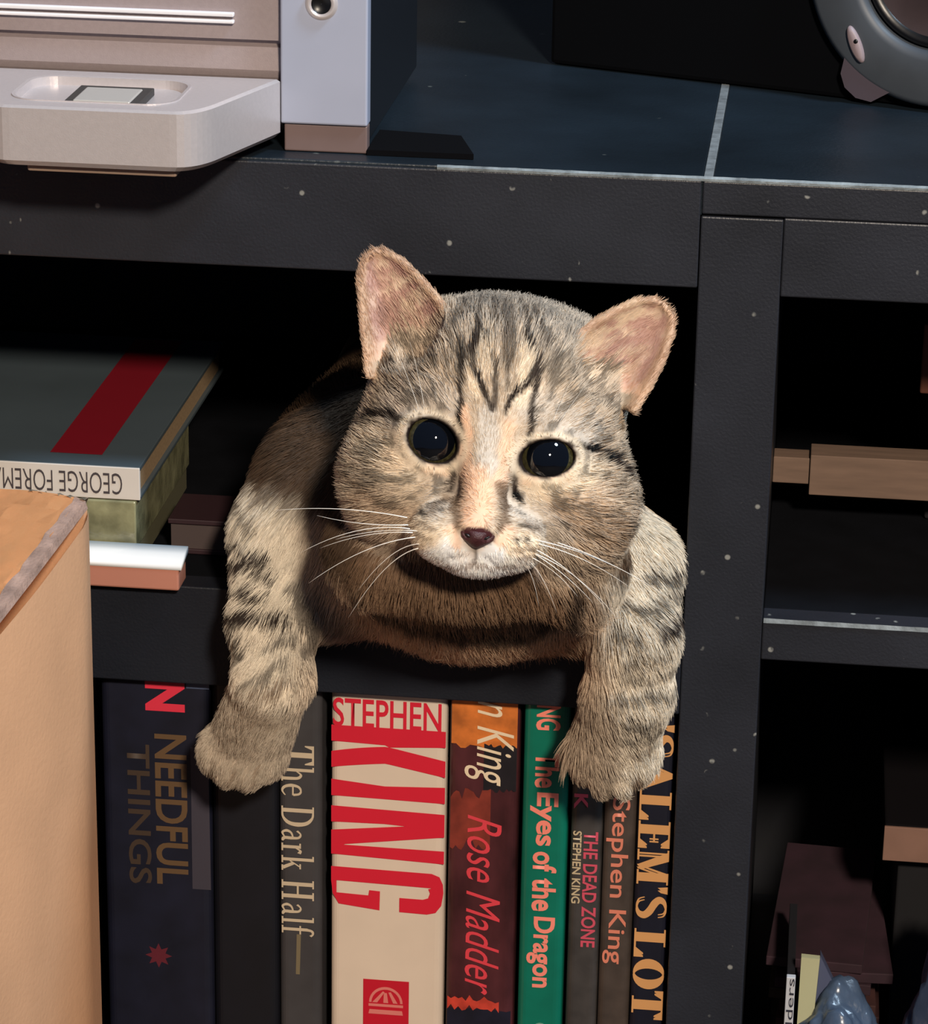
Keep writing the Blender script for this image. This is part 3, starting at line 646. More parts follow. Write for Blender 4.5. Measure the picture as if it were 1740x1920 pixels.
head = [
    ell((0, 1.2, -1.4), (4.35, 4.0, 4.2), 1.0), ell((0, 2.2, 0.3), (3.1, 2.5, 2.5), 1.2), ell((0.5, 3.7, -2.6), (3.6, 1.55, 2.0), 0.9),
    ell((-2.75, -1.35, -0.9), (2.25, 2.35, 2.7), 1.2), ell((2.85, -1.45, -0.9), (2.45, 2.45, 2.7), 1.2),
    ell((-1.9, -1.0, 0.7), (1.5, 1.5, 1.5), 1.0), ell((1.9, -1.0, 0.7), (1.5, 1.5, 1.5), 1.0),
    cap((0, 0.9, 1.9), (0, -2.45, 3.55), 0.85, 0.66, 0.9),
    ell((-0.92, -3.02, 2.75), (1.15, 0.80, 1.25), 0.5), ell((0.92, -3.02, 2.75), (1.15, 0.80, 1.25), 0.5),
    ell((0, -3.0, 2.2), (2.1, 1.1, 1.3), 0.9),
    ell((0, -3.80, 2.45), (0.95, 0.52, 0.95), 0.35),
    ell((0, -2.62, 3.95), (0.60, 0.40, 0.45), 0.3),
    ell((-1.95, 0.05, 1.45), (1.30, 1.18, 1.22), 0.5), ell((1.97, 0.0, 1.45), (1.30, 1.18, 1.22), 0.5),
    ell((-2.6, 3.0, -1.9), (1.7, 1.5, 1.2), 0.8), ell((2.8, 2.9, -1.9), (1.7, 1.5, 1.2), 0.8),
]
# ears: centre-surface samples
EARL = [(0, (-1.35, 3.5), (-4.45, 1.9)), (.25, (-2.0, 4.35), (-4.72, 3.0)), (.5, (-2.6, 4.98), (-4.98, 4.1)), (.75, (-3.3, 5.55), (-5.2, 5.15)), (.9, (-3.85, 5.95), (-5.18, 5.78)), (1, (-4.45, 6.2), (-4.85, 6.17))]
EARR = [(0, (1.6, 3.3), (4.7, 2.0)), (.25, (2.3, 4.1), (5.1, 2.9)), (.5, (2.9, 4.75), (5.42, 3.85)), (.75, (3.6, 5.3), (5.6, 4.8)), (.9, (4.2, 5.7), (5.55, 5.35)), (1, (4.85, 5.85), (5.22, 5.72))]
def ear_samples(T, nt=64, nq=64):
    ts = np.linspace(0, 1, nt); tk = [r[0] for r in T]
    Mx = np.interp(ts, tk, [r[1][0] for r in T]); My = np.interp(ts, tk, [r[1][1] for r in T])
    Lx = np.interp(ts, tk, [r[2][0] for r in T]); Ly = np.interp(ts, tk, [r[2][1] for r in T])
    q = np.linspace(-1, 1, nq); out = []; par = []
    for i, t in enumerate(ts):
        u = (Mx[i]+Lx[i])/2+(Lx[i]-Mx[i])/2*q; v = (My[i]+Ly[i])/2+(Ly[i]-My[i])/2*q
        edge = 0.85-0.95*t - 0.75*(q > 0)*q*(1-t)
        wv = edge - (1.75*(1-t)**0.8+0.12)*(1-np.abs(q)**2.2)
        out.append(np.stack([u, v, wv], 1)); par.append(np.stack([np.full(nq, t), q], 1))
    return np.concatenate(out), np.concatenate(par)
eS, eP = [], []
for T in (EARL, EARR):
    a, b = ear_samples(T); eS.append(a); eP.append(b)
EAR = np.concatenate(eS); EARPAR = np.concatenate(eP); EARW = tow(EAR)
kd = kdtree.KDTree(len(EARW))
for i, p in enumerate(EARW): kd.insert(p, i)
kd.balance()
def mpt(*p): return np.array(p, float)
body = [  # world metres
    ell((0.000, -0.006, -0.009), (0.062, 0.036, 0.039), 0.014),
    ell((0.008, -0.020, 0.000), (0.046, 0.040, 0.042), 0.018),
    ell((-0.018, 0.034, 0.002), (0.062, 0.058, 0.044), 0.016),
    ell((-0.018, 0.110, -0.002), (0.060, 0.090, 0.036), 0.02),
    ell((-0.012, 0.185, 0.000), (0.062, 0.070, 0.038), 0.02),
    ell((-0.058, 0.006, -0.006), (0.024, 0.034, 0.032), 0.014),
    ell((0.050, 0.004, -0.018), (0.027, 0.032, 0.023), 0.012),
    ell((-0.046, -0.012, -0.024), (0.022, 0.020, 0.022), 0.012), ell((0.046, -0.010, -0.026), (0.020, 0.020, 0.020), 0.012),
    # left foreleg
    cap((-0.0690, -0.006, -0.012), (-0.0672, -0.030, -0.036), 0.0170, 0.0142, 0.012),
    cap((-0.0672, -0.030, -0.036), (-0.0655, -0.040, -0.054), 0.0142, 0.0128, 0.006),
    cap((-0.0655, -0.040, -0.054), (-0.0780, -0.021, -0.090), 0.0128, 0.0142, 0.006),
    ell((-0.0808, -0.021, -0.0950), (0.0162, 0.0130, 0.0125), 0.005),
    ell((-0.0918, -0.0235, -0.0945), (0.0052, 0.0070, 0.0080), 0.003), ell((-0.0850, -0.0265, -0.0985), (0.0052, 0.0072, 0.0080), 0.003),
    ell((-0.0772, -0.0265, -0.0990), (0.0052, 0.0072, 0.0078), 0.003), ell((-0.0702, -0.0235, -0.0950), (0.0050, 0.0068, 0.0078), 0.003),
    # right foreleg
    cap((0.0640, -0.006, -0.016), (0.0670, -0.030, -0.034), 0.0165, 0.0142, 0.012),
    cap((0.0670, -0.030, -0.034), (0.0655, -0.029, -0.056), 0.0142, 0.0148, 0.006),
    cap((0.0655, -0.029, -0.056), (0.0610, -0.022, -0.080), 0.0148, 0.0155, 0.006),
    ell((0.0606, -0.023, -0.0830), (0.0160, 0.0130, 0.0110), 0.005),
    ell((0.0498, -0.0265, -0.0880), (0.0050, 0.0068, 0.0072), 0.003), ell((0.0568, -0.0295, -0.0915), (0.0050, 0.0068, 0.0074), 0.003),
    ell((0.0644, -0.0295, -0.0915), (0.0050, 0.0068, 0.0074), 0.003), ell((0.0712, -0.0265, -0.0875), (0.0048, 0.0068, 0.0072), 0.003),
]
nk0 = tow((0, -0.6, -2.2)); neck = cap(nk0, (0.006, 0.000, 0.004), 0.043, 0.046, 0.02)
body.append(neck)
TH_C = tow((-0.1, -3.95, -2.2))
body.append(ell(TH_C, (0.034, 0.024, 0.0165), 0.006))                    # full throat under the chin
body.append(ell(tow((3.5, -3.5, -2.6)), (0.018, 0.020, 0.021), 0.014))  # ruff below the right cheek
body.append(ell(tow((-3.3, -3.9, -3.0)), (0.017, 0.020, 0.019), 0.014))
h = 0.0011; lo = np.array((-0.108, -0.140, -0.114)); hi = np.array((0.092, 0.272, 0.126))
N = ((hi-lo)/h).astype(int)+1
F = np.full(N, 0.05, np.float32)
ax_ = [lo[i]+np.arange(N[i])*h for i in range(3)]
def smin(a, b, k):
    hh = np.clip(0.5+0.5*(b-a)/k, 0, 1); return b*(1-hh)+a*hh-k*hh*(1-hh)
def window(c, r):
    i0 = np.maximum(((c-r-lo)/h).astype(int), 0); i1 = np.minimum(((c+r-lo)/h).astype(int)+2, N)
    return tuple(slice(a, b) for a, b in zip(i0, i1))
def pts(sl):
    g = np.meshgrid(*[ax_[i][sl[i]] for i in range(3)], indexing='ij'); return np.stack(g, -1)
for f, c, r, k in body:
    sl = window(c, r+k+0.004); F[sl] = smin(F[sl], f(pts(sl)).astype(np.float32), k)
sl = window(tow((0, 0.3, 0)), 0.078); PH = pts(sl); LH = tol(PH.reshape(-1, 3)).reshape(PH.shape)
Hd = np.full(LH.shape[:3], 5.0)
for f, c, r, k in head: Hd = smin(Hd, f(LH), k)
for s1, c0_ in ((-1, (-3.25, 3.75, 1.15)), (1, (3.5, 3.6, 1.15))):
    hol = ell(c0_, (1.25, 1.55, 1.9))[0](LH); Hd = -smin(-Hd, hol, 0.35)
# mouth crease
def seg(P, a, b): return cap(a, b, 0, 0)[0](P)
crease = np.minimum.reduce([seg(LH, (0, -3.05, 4.2), (0, -3.45, 3.9)), seg(LH, (0, -3.45, 3.95), (-0.75, -3.72, 3.45)), seg(LH, (0, -3.45, 3.95), (0.75, -3.72, 3.45)),
                            seg(LH, (-0.75, -3.72, 3.45), (-1.5, -3.55, 2.8)), seg(LH, (0.75, -3.72, 3.45), (1.5, -3.55, 2.8))])-0.02
Hd = -smin(-Hd, crease, 0.15)
def eye_q(u, v, c, op):
    du, dv = u-c[0], v-c[1]; ca, sa = math.cos(op[2]), math.sin(op[2])
    a = (du*ca+dv*sa)/op[0]; b = (-du*sa+dv*ca)/op[1]
    return np.sqrt(a*a+b*b+0.0)
for c, op in ((EYEL, OPL), (EYER, OPR)):
    q = eye_q(LH[..., 0], LH[..., 1], c, op)
    cut = np.maximum((q-1)*0.78, 1.3-LH[..., 2])
    Hd = -smin(-Hd, cut, 0.10)
F[sl] = smin(F[sl], (Hd*0.01).astype(np.float32), 0.006)
# ears
for k_, T in enumerate((EARL, EARR)):
    E_ = eS[k_]; Ew = EARW[k_*len(E_):(k_+1)*len(E_)]
    a0 = Ew.min(0)-0.006; a1 = Ew.max(0)+0.006
    i0 = np.maximum(((a0-lo)/h).astype(int), 0); i1 = np.minimum(((a1-lo)/h).astype(int)+2, N)
    s2 = tuple(slice(a, b) for a, b in zip(i0, i1)); Pq = pts(s2).reshape(-1, 3)
    thin = Ew[::1]; best = np.full(len(Pq), 1e9)
    A2 = (thin**2).sum(1)
    for j in range(0, len(Pq), 6000):
        q = Pq[j:j+6000]; d2 = (q**2).sum(1)[:, None]+A2[None]-2*q@thin.T; best[j:j+6000] = d2.min(1)
    d = (np.sqrt(np.maximum(best, 0))-0.00125).reshape([b-a for a, b in zip(i0, i1)]).astype(np.float32)
    F[s2] = smin(F[s2], d, 0.0035)
# never pass into the furniture: shelf, rail, upright (clearance for fur)
X, Y, Z = ax_[0][:, None, None], ax_[1][None, :, None], ax_[2][None, None, :]
def carve(cx):
    global F
    F = -smin(-F, cx.astype(np.float32), 0.004)
carve(np.maximum(np.maximum(-0.0015-Y, Z-(SH+0.001)), -1.0)+0*X)
carve(np.maximum(-0.004-Y, (RB-0.002)-Z)+0*X)
carve(np.maximum(-0.001-Y, (PX0-0.002)-X)+0*Z)
# ---- surface nets
def surface_nets(F):
    S_ = F < 0
    c = np.zeros(tuple(n-1 for n in F.shape), np.int8); offs = [(a, b, d) for a in (0, 1) for b in (0, 1) for d in (0, 1)]
    sh = c.shape
    for a, b, d in offs: c += S_[a:a+sh[0], b:b+sh[1], d:d+sh[2]]
    act = (c > 0) & (c < 8); idx = np.argwhere(act); ids = np.full(sh, -1, np.int32); ids[act] = np.arange(len(idx))
    vals = {o: F[idx[:, 0]+o[0], idx[:, 1]+o[1], idx[:, 2]+o[2]] for o in offs}
    acc = np.zeros((len(idx), 3)); cnt = np.zeros(len(idx))
    for o in offs:
        for ax in range(3):
            if o[ax] == 0:
                p = list(o); p[ax] = 1; p = tuple(p); v0, v1 = vals[o], vals[p]; mk = (v0 < 0) != (v1 < 0)
                t = np.where(mk, v0/np.where(mk, v0-v1, 1), 0); q = np.repeat(np.array(o, float)[None], len(idx), 0); q[:, ax] = t
                acc += q*mk[:, None]; cnt += mk
    V = lo+(idx+acc/cnt[:, None])*h; quads = []
    for ax in range(3):
        b1, b2 = [(1, 2), (2, 0), (0, 1)][ax]
        s0 = [slice(1, -1)]*3; s0[ax] = slice(0, -1); s1 = list(s0); s1[ax] = slice(1, None)
        # edges along ax at nodes with interior b1,b2
        a = S_[tuple(s0)]; b = S_[tuple(s1)]; E = np.argwhere(a != b)
        st = a[tuple(E.T)]; E = E + np.array([0 if i == ax else 1 for i in range(3)])
        def cell(d1, d2):
            q = E.copy(); q[:, b1] -= d1; q[:, b2] -= d2; return ids[q[:, 0], q[:, 1], q[:, 2]]
        Q = np.stack([cell(1, 1), cell(0, 1), cell(0, 0), cell(1, 0)], 1)
        Q[~st] = Q[~st][:, ::-1]; quads.append(Q)
    Q = np.concatenate(quads); return V, Q[(Q >= 0).all(1)]
V, Q = surface_nets(F)
# gradient normals
def grad_n(P):
    g = (P-lo)/h; e = []
    def samp(g):
        g = np.clip(g, 0, np.array(F.shape)-1.001); i = g.astype(int); f = g-i; r = 0
        for a in (0, 1):
            for b in (0, 1):
                for d in (0, 1):
                    r = r+F[i[:, 0]+a, i[:, 1]+b, i[:, 2]+d]*(f[:, 0] if a else 1-f[:, 0])*(f[:, 1] if b else 1-f[:, 1])*(f[:, 2] if d else 1-f[:, 2])
        return r
    for k in range(3):
        d = np.zeros(3); d[k] = 0.9; e.append(samp(g+d)-samp(g-d))
    n = np.stack(e, 1); return n/np.maximum(np.linalg.norm(n, axis=1), 1e-9)[:, None]

# ---- coat: colour, hair length and direction from position on the cat
def face_uv(x, y):   # chart of the face used to lay out the markings
    dx_, dy_ = x-918.0, y-843.0; return ((.990*dx_+.139*dy_)/54, (.139*dx_-.990*dy_)/54)
def dpoly(u, v, pl):
    d = np.full(len(u), 1e9)
    for (x0, y0), (x1, y1) in zip(pl[:-1], pl[1:]):
        dx_, dy_ = x1-x0, y1-y0; t = np.clip(((u-x0)*dx_+(v-y0)*dy_)/(dx_*dx_+dy_*dy_+1e-12), 0, 1)
        d = np.minimum(d, np.hypot(u-x0-t*dx_, v-y0-t*dy_))
    return d
sm = lambda a, b, x: (lambda t: t*t*(3-2*t))(np.clip((x-a)/(b-a), 0, 1))
DK, BR, CR, WH, TAN, GRY, PCH, ORG = [np.array(lin(c)) for c in ((46, 37, 32), (104, 80, 60), (226, 208, 182), (252, 246, 242), (190, 171, 149), (186, 178, 168), (226, 188, 158), (182, 152, 124))]
# (points in chart, half width, colour, strength)
FM = [
 ([(756, 770), (800, 748), (840, 768)], 34, GRY*1.1, .6), ([(1000, 770), (1050, 790), (1090, 815)], 32, GRY*1.1, .6),
 ([(690, 810), (720, 860), (760, 900)], 36, CR, .55), ([(1100, 880), (1040, 915), (990, 925)], 22, CR, .7),
 ([(650, 830), (662, 900), (700, 955)], 16, CR, .6), ([(660, 760), (690, 740), (720, 735)], 18, CR, .5),
 ([(700, 900), (740, 930), (790, 950)], 26, TAN*.8, .6), ([(1050, 950), (1110, 975), (1150, 1000)], 34, ORG*.75, .65), ([(700, 935), (760, 965)], 22, ORG*.8, .5),
 ([(1130, 760), (1160, 830), (1170, 900)], 34, TAN*.85, .5), ([(960, 930), (1000, 960), (1040, 1000)], 26, GRY*1.05, .6),
 ([(915, 780), (913, 880)], 17, GRY*1.1, .75), ([(905, 640), (910, 700)], 14, CR, .5), ([(985, 670), (975, 760)], 13, CR, .6), ([(885, 680), (893, 745)], 9, CR, .6),
 ([(872, 770), (874, 850), (885, 905)], 11, PCH, .8), ([(952, 800), (944, 860), (935, 905)], 11, PCH, .75),
 ([(897, 900), (893, 965)], 24, PCH*.97, .95), ([(862, 905), (856, 950), (862, 975)], 9, BR, .75), ([(936, 910), (945, 950), (938, 980)], 9, BR, .8),
 ([(845, 905), (815, 960)], 20, GRY, .5), ([(990, 895), (1020, 885), (1060, 890)], 10, PCH, .7), ([(835, 880), (800, 875)], 9, PCH, .6),
 # muzzle and chin
 ([(790, 985), (835, 1020)], 30, CR*1.02, .8), ([(990, 1020), (950, 1030)], 30, CR*1.02, .8),
 ([(850, 1020), (865, 1040)], 24, WH, .95), ([(925, 1030), (912, 1040)], 22, WH*1.02, .95), ([(815, 1035), (840, 1048)], 20, WH, .8), ([(960, 1048), (985, 1052)], 18, WH, .8),
 ([(850, 1070), (930, 1070)], 24, WH*.96, .95),
 ([(850, 985), (862, 1010)], 8, PCH, .8), ([(950, 985), (935, 1010)], 9, PCH, .8),
 # dark markings
 ([(868, 668), (870, 715), (863, 770), (864, 830)], 5, DK, .75), ([(925, 690), (928, 735), (925, 770)], 4.5, DK, .7), ([(890, 655), (892, 700), (905, 740), (922, 768)], 5, DK, .85),
 ([(900, 640), (888, 660), (878, 690)], 6, DK, .8), ([(985, 655), (1003, 690), (990, 722), (960, 745), (945, 775)], 5, DK, .85), ([(1003, 700), (993, 760), (988, 825)], 5, DK, .8),
 ([(950, 690), (948, 735)], 4, DK, .5), ([(945, 590), (952, 640), (948, 690)], 13, DK*1.2, .65), ([(925, 560), (925, 620)], 5, DK, .5), ([(975, 580), (985, 650)], 6, DK, .6), ([(905, 560), (896, 620), (912, 650)], 5, DK, .6),
 ([(1000, 590), (1010, 640), (1035, 680)], 5, DK, .55), ([(868, 560), (872, 600), (850, 640)], 6, DK, .45), ([(1040, 700), (1090, 720), (1130, 760)], 6, DK, .3), ([(760, 690), (800, 680), (850, 690)], 7, DK, .3),
 ([(776, 792), (735, 779), (700, 782), (668, 803), (650, 808)], 5.5, DK, .9), ([(1066, 833), (1108, 842), (1150, 870), (1182, 893)], 6, DK, .9), ([(1182, 893), (1165, 880)], 5, DK, .6),
 ([(635, 850), (655, 885), (688, 912)], 4, BR, .7), ([(640, 820), (660, 850)], 4, BR, .4),
 ([(848, 878), (856, 892), (846, 915)], 6, DK, .8), ([(966, 886), (962, 908), (968, 930)], 6, DK, .8), ([(838, 930), (815, 955)], 6, BR, .5), ([(1125, 920), (1170, 935)], 5, BR, .4),
 ([(795, 955), (806, 962)], 4, DK, .7), ([(797, 975), (822, 984)], 3.5, BR, .7), ([(790, 995), (815, 1002)], 3, BR, .6), ([(775, 978), (790, 983)], 3, BR, .6),
 ([(980, 975), (1000, 985)], 6, BR, .5), ([(963, 1003), (968, 1003)], 4, DK, .7), ([(980, 1003), (986, 1004)], 4, DK, .7), ([(962, 1020), (1003, 1020)], 3, BR, .7), ([(968, 1037), (1003, 1035)], 3, BR, .6),
 ([(891, 1022), (891, 1043)], 3, DK*1.3, .9), ([(835, 1052), (862, 1058), (891, 1044), (920, 1056), (960, 1052)], 3.2, BR*1.0, .75),
 ([(640, 800), (632, 850)], 5, DK, .4), ([(700, 660), (716, 690), (735, 690)], 10, DK, .7), ([(1178, 755), (1195, 757)], 10, DK, .9),
]
FM = [([face_uv(*p) for p in pl], wd*(1.12 if col is DK or col is BR else 1.0)/54.0, col, min(1, st*(1.3 if col is DK else 1.0))) for pl, wd, col, st in FM]
# markings of chest and forelegs, laid out on the front of the body (x, z)
BMX = np.linalg.inv(np.array([[5041.7, 78.4], [298.8, -4714.7]]))
def body_xz(x, y): return tuple(BMX @ np.array([x-854.1, y-1009.3]))
BMK = [
 ([(700, 1215), (760, 1225)], 8, BR, .4), ([(600, 1110), (680, 1180), (780, 1215)], 8, BR, .4), ([(1060, 1200), (1130, 1150)], 8, BR, .4),
 ([(415, 1030), (450, 1022), (510, 1038)], 6, DK, .9), ([(412, 985), (450, 965), (480, 1000)], 6, DK, .6), ([(425, 1062), (470, 1048), (525, 1060)], 6, DK, .85), ([(430, 1090), (470, 1082), (510, 1090)], 6, DK, .8),
 ([(440, 1125), (490, 1112), (550, 1128)], 6, DK, .8), ([(430, 1155), (460, 1150), (480, 1185)], 7, DK, .7), ([(520, 1165), (560, 1150)], 6, DK, .6), ([(440, 1210), (480, 1190)], 5, DK, .5), ([(470, 1230), (520, 1215), (550, 1190)], 5, DK, .5), ([(430, 1260), (470, 1262)], 4, BR, .6), ([(560, 1080), (590, 1150), (585, 1190)], 9, DK, .6),
 ([(500, 1240), (560, 1230)], 6, BR, .6), ([(455, 1310), (530, 1320)], 6, BR, .4), ([(400, 1360), (470, 1350)], 8, BR, .3),
 ([(1200, 1075), (1240, 1090), (1280, 1085)], 6, DK, .7), ([(1170, 1110), (1220, 1120), (1270, 1112)], 6, DK, .6), ([(1240, 1150), (1285, 1145)], 9, DK, .9), ([(1150, 1150), (1200, 1160)], 6, DK, .6), ([(1180, 1190), (1240, 1180)], 5, DK, .5),
 ([(1170, 1225), (1220, 1232), (1262, 1220)], 5, DK, .5), ([(1160, 1270), (1210, 1262), (1260, 1275)], 6, DK, .6), ([(1170, 1310), (1230, 1318)], 6, DK, .7), ([(1165, 1345), (1220, 1350), (1250, 1340)], 5, DK, .6), ([(1180, 1385), (1230, 1392)], 4, BR, .5), ([(1200, 1440), (1205, 1480)], 4, BR, .6),
 ([(1120, 1040), (1160, 1090)], 10, BR, .4), ([(395, 1425), (385, 1455)], 3.5, DK, .7), ([(440, 1430), (432, 1470)], 3.5, BR, .7), ([(480, 1430), (478, 1465)], 3.5, BR, .7), ([(1110, 1440), (1105, 1480)], 3.5, BR, .6), ([(1150, 1450), (1148, 1490)], 3.5, BR, .6),
]
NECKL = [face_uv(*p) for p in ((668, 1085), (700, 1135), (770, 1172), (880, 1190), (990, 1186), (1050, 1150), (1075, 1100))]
BMK = [([body_xz(*p) for p in pl], wd*1.25/5000.0, col, min(1, st*1.25)) for pl, wd, col, st in BMK]
PINK = np.array(lin((182, 146, 134)))
def head_d(Lc):
    d = np.full(len(Lc), 5.0)
    for f, c, r, k in head: d = smin(d, f(Lc), k)
    return d*0.01
def body_d(P):
    d = np.full(len(P), 1.0)
    for f, c, r, k in body: d = np.minimum(d, f(P))
    return d
def coat(P, Nn):
    n = len(P); Lc = tol(P); u, v, wq = Lc.T
    hd, bd = head_d(Lc), body_d(P); hm = sm(-0.003, 0.004, bd-hd)      # 1 on the head
    # ears
    near = (np.linalg.norm(P-EARW[:4096].mean(0), axis=1) < 0.045) | (np.linalg.norm(P-EARW[4096:].mean(0), axis=1) < 0.045)
    ea = np.zeros(n); et = np.zeros(n); eq = np.zeros(n)
    for i in np.nonzero(near)[0]:
        _, j, d = kd.find(P[i])
        if d < 0.0024: ea[i] = 1; et[i], eq[i] = EARPAR[j]
    nw = Nn @ HW
    inner = ea*(nw > 0.05)*(et > 0.10)
    # base coat
    nz = fnoise(P, 160, 3); fine = fnoise(P, 620, 9); tick = vnoise(P, 1500, 4)
    col = TAN[None]*(0.62+0.76*nz)[:, None]*(0.72+0.56*fine)[:, None]
    # ---- head
    hc = col.copy(); wu = (fnoise(P, 220, 21)-.5)*0.22; wv2 = (fnoise(P, 220, 31)-.5)*0.22
    uu, vv = u+wu, v+wv2
    crown = sm(2.6, 4.2, v)*(1-sm(1.9, 3.0, np.abs(u-0.5)))
    net = np.abs(fnoise(P, 300, 41)-.5); hc = hc*(1-0.68*crown*(net < 0.06))[:, None]; hc = hc*(1-crown[:, None]*0.35)+GRY*0.8*crown[:, None]*0.35
    front = sm(-0.6, 0.6, wq)[:, None]
    for pl, wd, c_, st in FM:
        d = dpoly(uu, vv, pl); m_ = (1-sm(wd*0.55, wd*1.45, d))*st*(0.72+0.55*nz)
        hc = hc*(1-m_[:, None]*front)+c_[None]*(0.86+0.28*fine)[:, None]*m_[:, None]*front
    # cheek mottling
    mot = fnoise(P, 360, 51); hc *= (1-0.58*sm(.50, .60, mot)*(np.abs(u) > 1.2)*(v < 3.4)*(v > -2.4))[:, None]
    # eye rims
    for c, op in ((EYEL, OPL), (EYER, OPR)):
        q = eye_q(u, v, c, op); fr = (wq > 1.0)
        ring = np.exp(-((q-1.33)/0.13)**2)*fr; hc = hc*(1-0.75*ring[:, None])+(CR*1.02)[None]*0.75*ring[:, None]
        dkr = (1-sm(1.06, 1.18, q))*fr; hc = hc*(1-dkr[:, None])+np.array(lin((34, 26, 24)))[None]*dkr[:, None]
    # throat under the chin is plain warm brown
    # ---- body
    wx = (fnoise(P, 150, 61)-.5)*0.006; wz = (fnoise(P, 150, 71)-.5)*0.006
    x, z = P[:, 0]+wx, P[:, 2]+wz; y = P[:, 1]
    bc_ = col.copy()
    chest = (1-sm(0.030, 0.058, np.abs(P[:, 0]-0.006)))*sm(-0.06, -0.02, -y)
    bc_ = bc_*(1-chest[:, None])+(ORG*1.2)[None]*(0.7+0.6*nz)[:, None]*chest[:, None]
    legs = sm(0.050, 0.062, np.abs(P[:, 0]-0.002))*(y < 0.02)
    bc_ = bc_*(1-legs[:, None]*.8)+(np.array(lin((214, 204, 186))))[None]*(0.72+0.5*fine)[:, None]*(0.8+.4*nz)[:, None]*legs[:, None]*.8
    frontb = (y < 0.015)
    for pl, wd, c_, st in BMK:
        d = dpoly(x, z, pl); m_ = (1-sm(wd*0.5, wd*1.5, d))*st*frontb
        bc_ = bc_*(1-m_[:, None])+c_[None]*(0.8+0.4*fine)[:, None]*m_[:, None]
    back_shade = sm(0.004, 0.016, P[:, 2]+(fnoise(P, 120, 131)-.5)*0.012)*(1-hm); bc_ = bc_*(1-back_shade)[:, None]+(BR*0.42)[None]*(0.6+0.8*fine)[:, None]*back_shade[:, None]  # shadow on the upper back painted into the coat as dark brown
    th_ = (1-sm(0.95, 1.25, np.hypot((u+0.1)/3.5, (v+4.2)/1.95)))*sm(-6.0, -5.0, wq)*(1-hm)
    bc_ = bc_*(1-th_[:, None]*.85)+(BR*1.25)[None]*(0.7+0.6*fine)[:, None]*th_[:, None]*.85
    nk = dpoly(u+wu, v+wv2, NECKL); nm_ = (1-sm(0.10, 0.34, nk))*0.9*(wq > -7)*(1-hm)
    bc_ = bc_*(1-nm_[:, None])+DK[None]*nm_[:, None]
    stripe = sm(.25, .8, np.sin(P[:, 1]*210+P[:, 2]*60+6*fnoise(P, 40, 81)))*(y > 0.012)
    bc_ *= (1-0.62*stripe)[:, None]
    paw = np.where(P[:, 0] < 0, sm(0.055, 0.067, -P[:, 2]+0.25*(-0.066-P[:, 0])), sm(0.06, 0.066, 0.125-P[:, 0]-0.0*P[:, 2])*sm(0.045, 0.06, -P[:, 2]))[:, None]  # shade on left paw and inner side of right paw, painted into the coat
    bc_ = bc_*(1-paw*0.7)+(TAN*0.62)[None]*(0.7+0.6*fine)[:, None]*paw*0.7
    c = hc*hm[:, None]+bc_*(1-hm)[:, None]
    # ---- ears
    streak = fnoise(np.stack([u*0.5+v*0.4, v*1.6-u*0.8, wq*0.2], 1), 2.6, 91)
    rim = np.maximum(sm(0.80, 0.97, np.abs(eq)), sm(0.90, 0.99, et))
    ic = PINK[None]*(0.84+0.3*streak)[:, None]; lat = sm(-0.3, 0.8, eq)
    sk = (0.75-0.45*lat)*sm(.46, .60, streak); ic = ic*(1-sk[:, None])+(CR*0.95)[None]*sk[:, None]
    ic = ic*(1-rim[:, None]*.7)+(ORG*1.0)[None]*rim[:, None]*.7
    lowt = (1-sm(0.05, 0.3, et))[:, None]; ic = ic*(1-lowt*.6)+PCH[None]*lowt*.6
    ec = TAN[None]*0.8*(0.7+0.5*fine)[:, None]
    c = np.where((ea > 0)[:, None], np.where((inner > 0)[:, None], ic, ec*(1-rim[:, None]*.6)+(PCH*.8)[None]*rim[:, None]*.6), c)
    c = c*(0.92+0.28*tick)[:, None]*1.06
    nm = (1-sm(0.9, 1.05, np.hypot(u/(0.62-0.42*np.clip(-2.75-v, 0, 1)), (v+2.90)/0.34)))*(wq > 3.2); c = c*(1-nm[:, None])+np.array(lin((70, 36, 40)))[None]*nm[:, None]
    # ---- length
    ln = 0.0068*np.ones(n)
    fl = 0.0022+0.0042*sm(2.0, 5.2, np.hypot(u, v+0.6)); ln = ln*(1-hm)+fl*hm
    ln = np.where((hm > .5) & (v < -1.8) & (np.abs(u) < 2.2), 0.0022, ln)
    ln = np.where((hm < .5) & (np.abs(P[:, 0]-.004) < .055), 0.0095, ln)
    ln = np.where((hm < .5) & (P[:, 2] < -0.045) & (np.abs(P[:, 0]-.0) > .045), 0.0058, ln)
    ln = np.where((P[:, 2] < -0.085), 0.0036, ln); ln = np.where(ea > 0, np.where(inner > 0, 0.0024, 0.0022), ln)
    ln = np.where((ea > 0) & (np.abs(eq) < .55) & (et < .45) & (inner > 0), 0.0065, ln)
    # ---- direction
    src = tow((0, -1.6, 5.0)); dr = P-src; dr /= np.linalg.norm(dr, axis=1)[:, None]
    back = np.array([0, 0.5, -0.85]); side = np.stack([np.tanh((P[:, 0]-0.004)/0.025)*0.45, np.full(n, -0.1), np.full(n, -1.0)], 1)
    bdv = np.where((y < 0.02)[:, None], side, np.array([0.0, 1.0, -0.35])[None])
    dv = dr*hm[:, None]+bdv*(1-hm)[:, None]
    for c_, op in ((EYEL, OPL), (EYER, OPR)):
        q = eye_q(u, v, c_, op); wgt = (1-sm(1.1, 2.0, q))*(wq > 0.5)
        away = (P-tow(c_)); away /= np.linalg.norm(away, axis=1)[:, None]; dv = dv*(1-wgt[:, None])+away*wgt[:, None]*1.2
        ln = np.where((q < 1.7) & (wq > .5), 0.0016, ln); ln = np.where((q < 1.12) & (wq > 0.8), 0, ln)
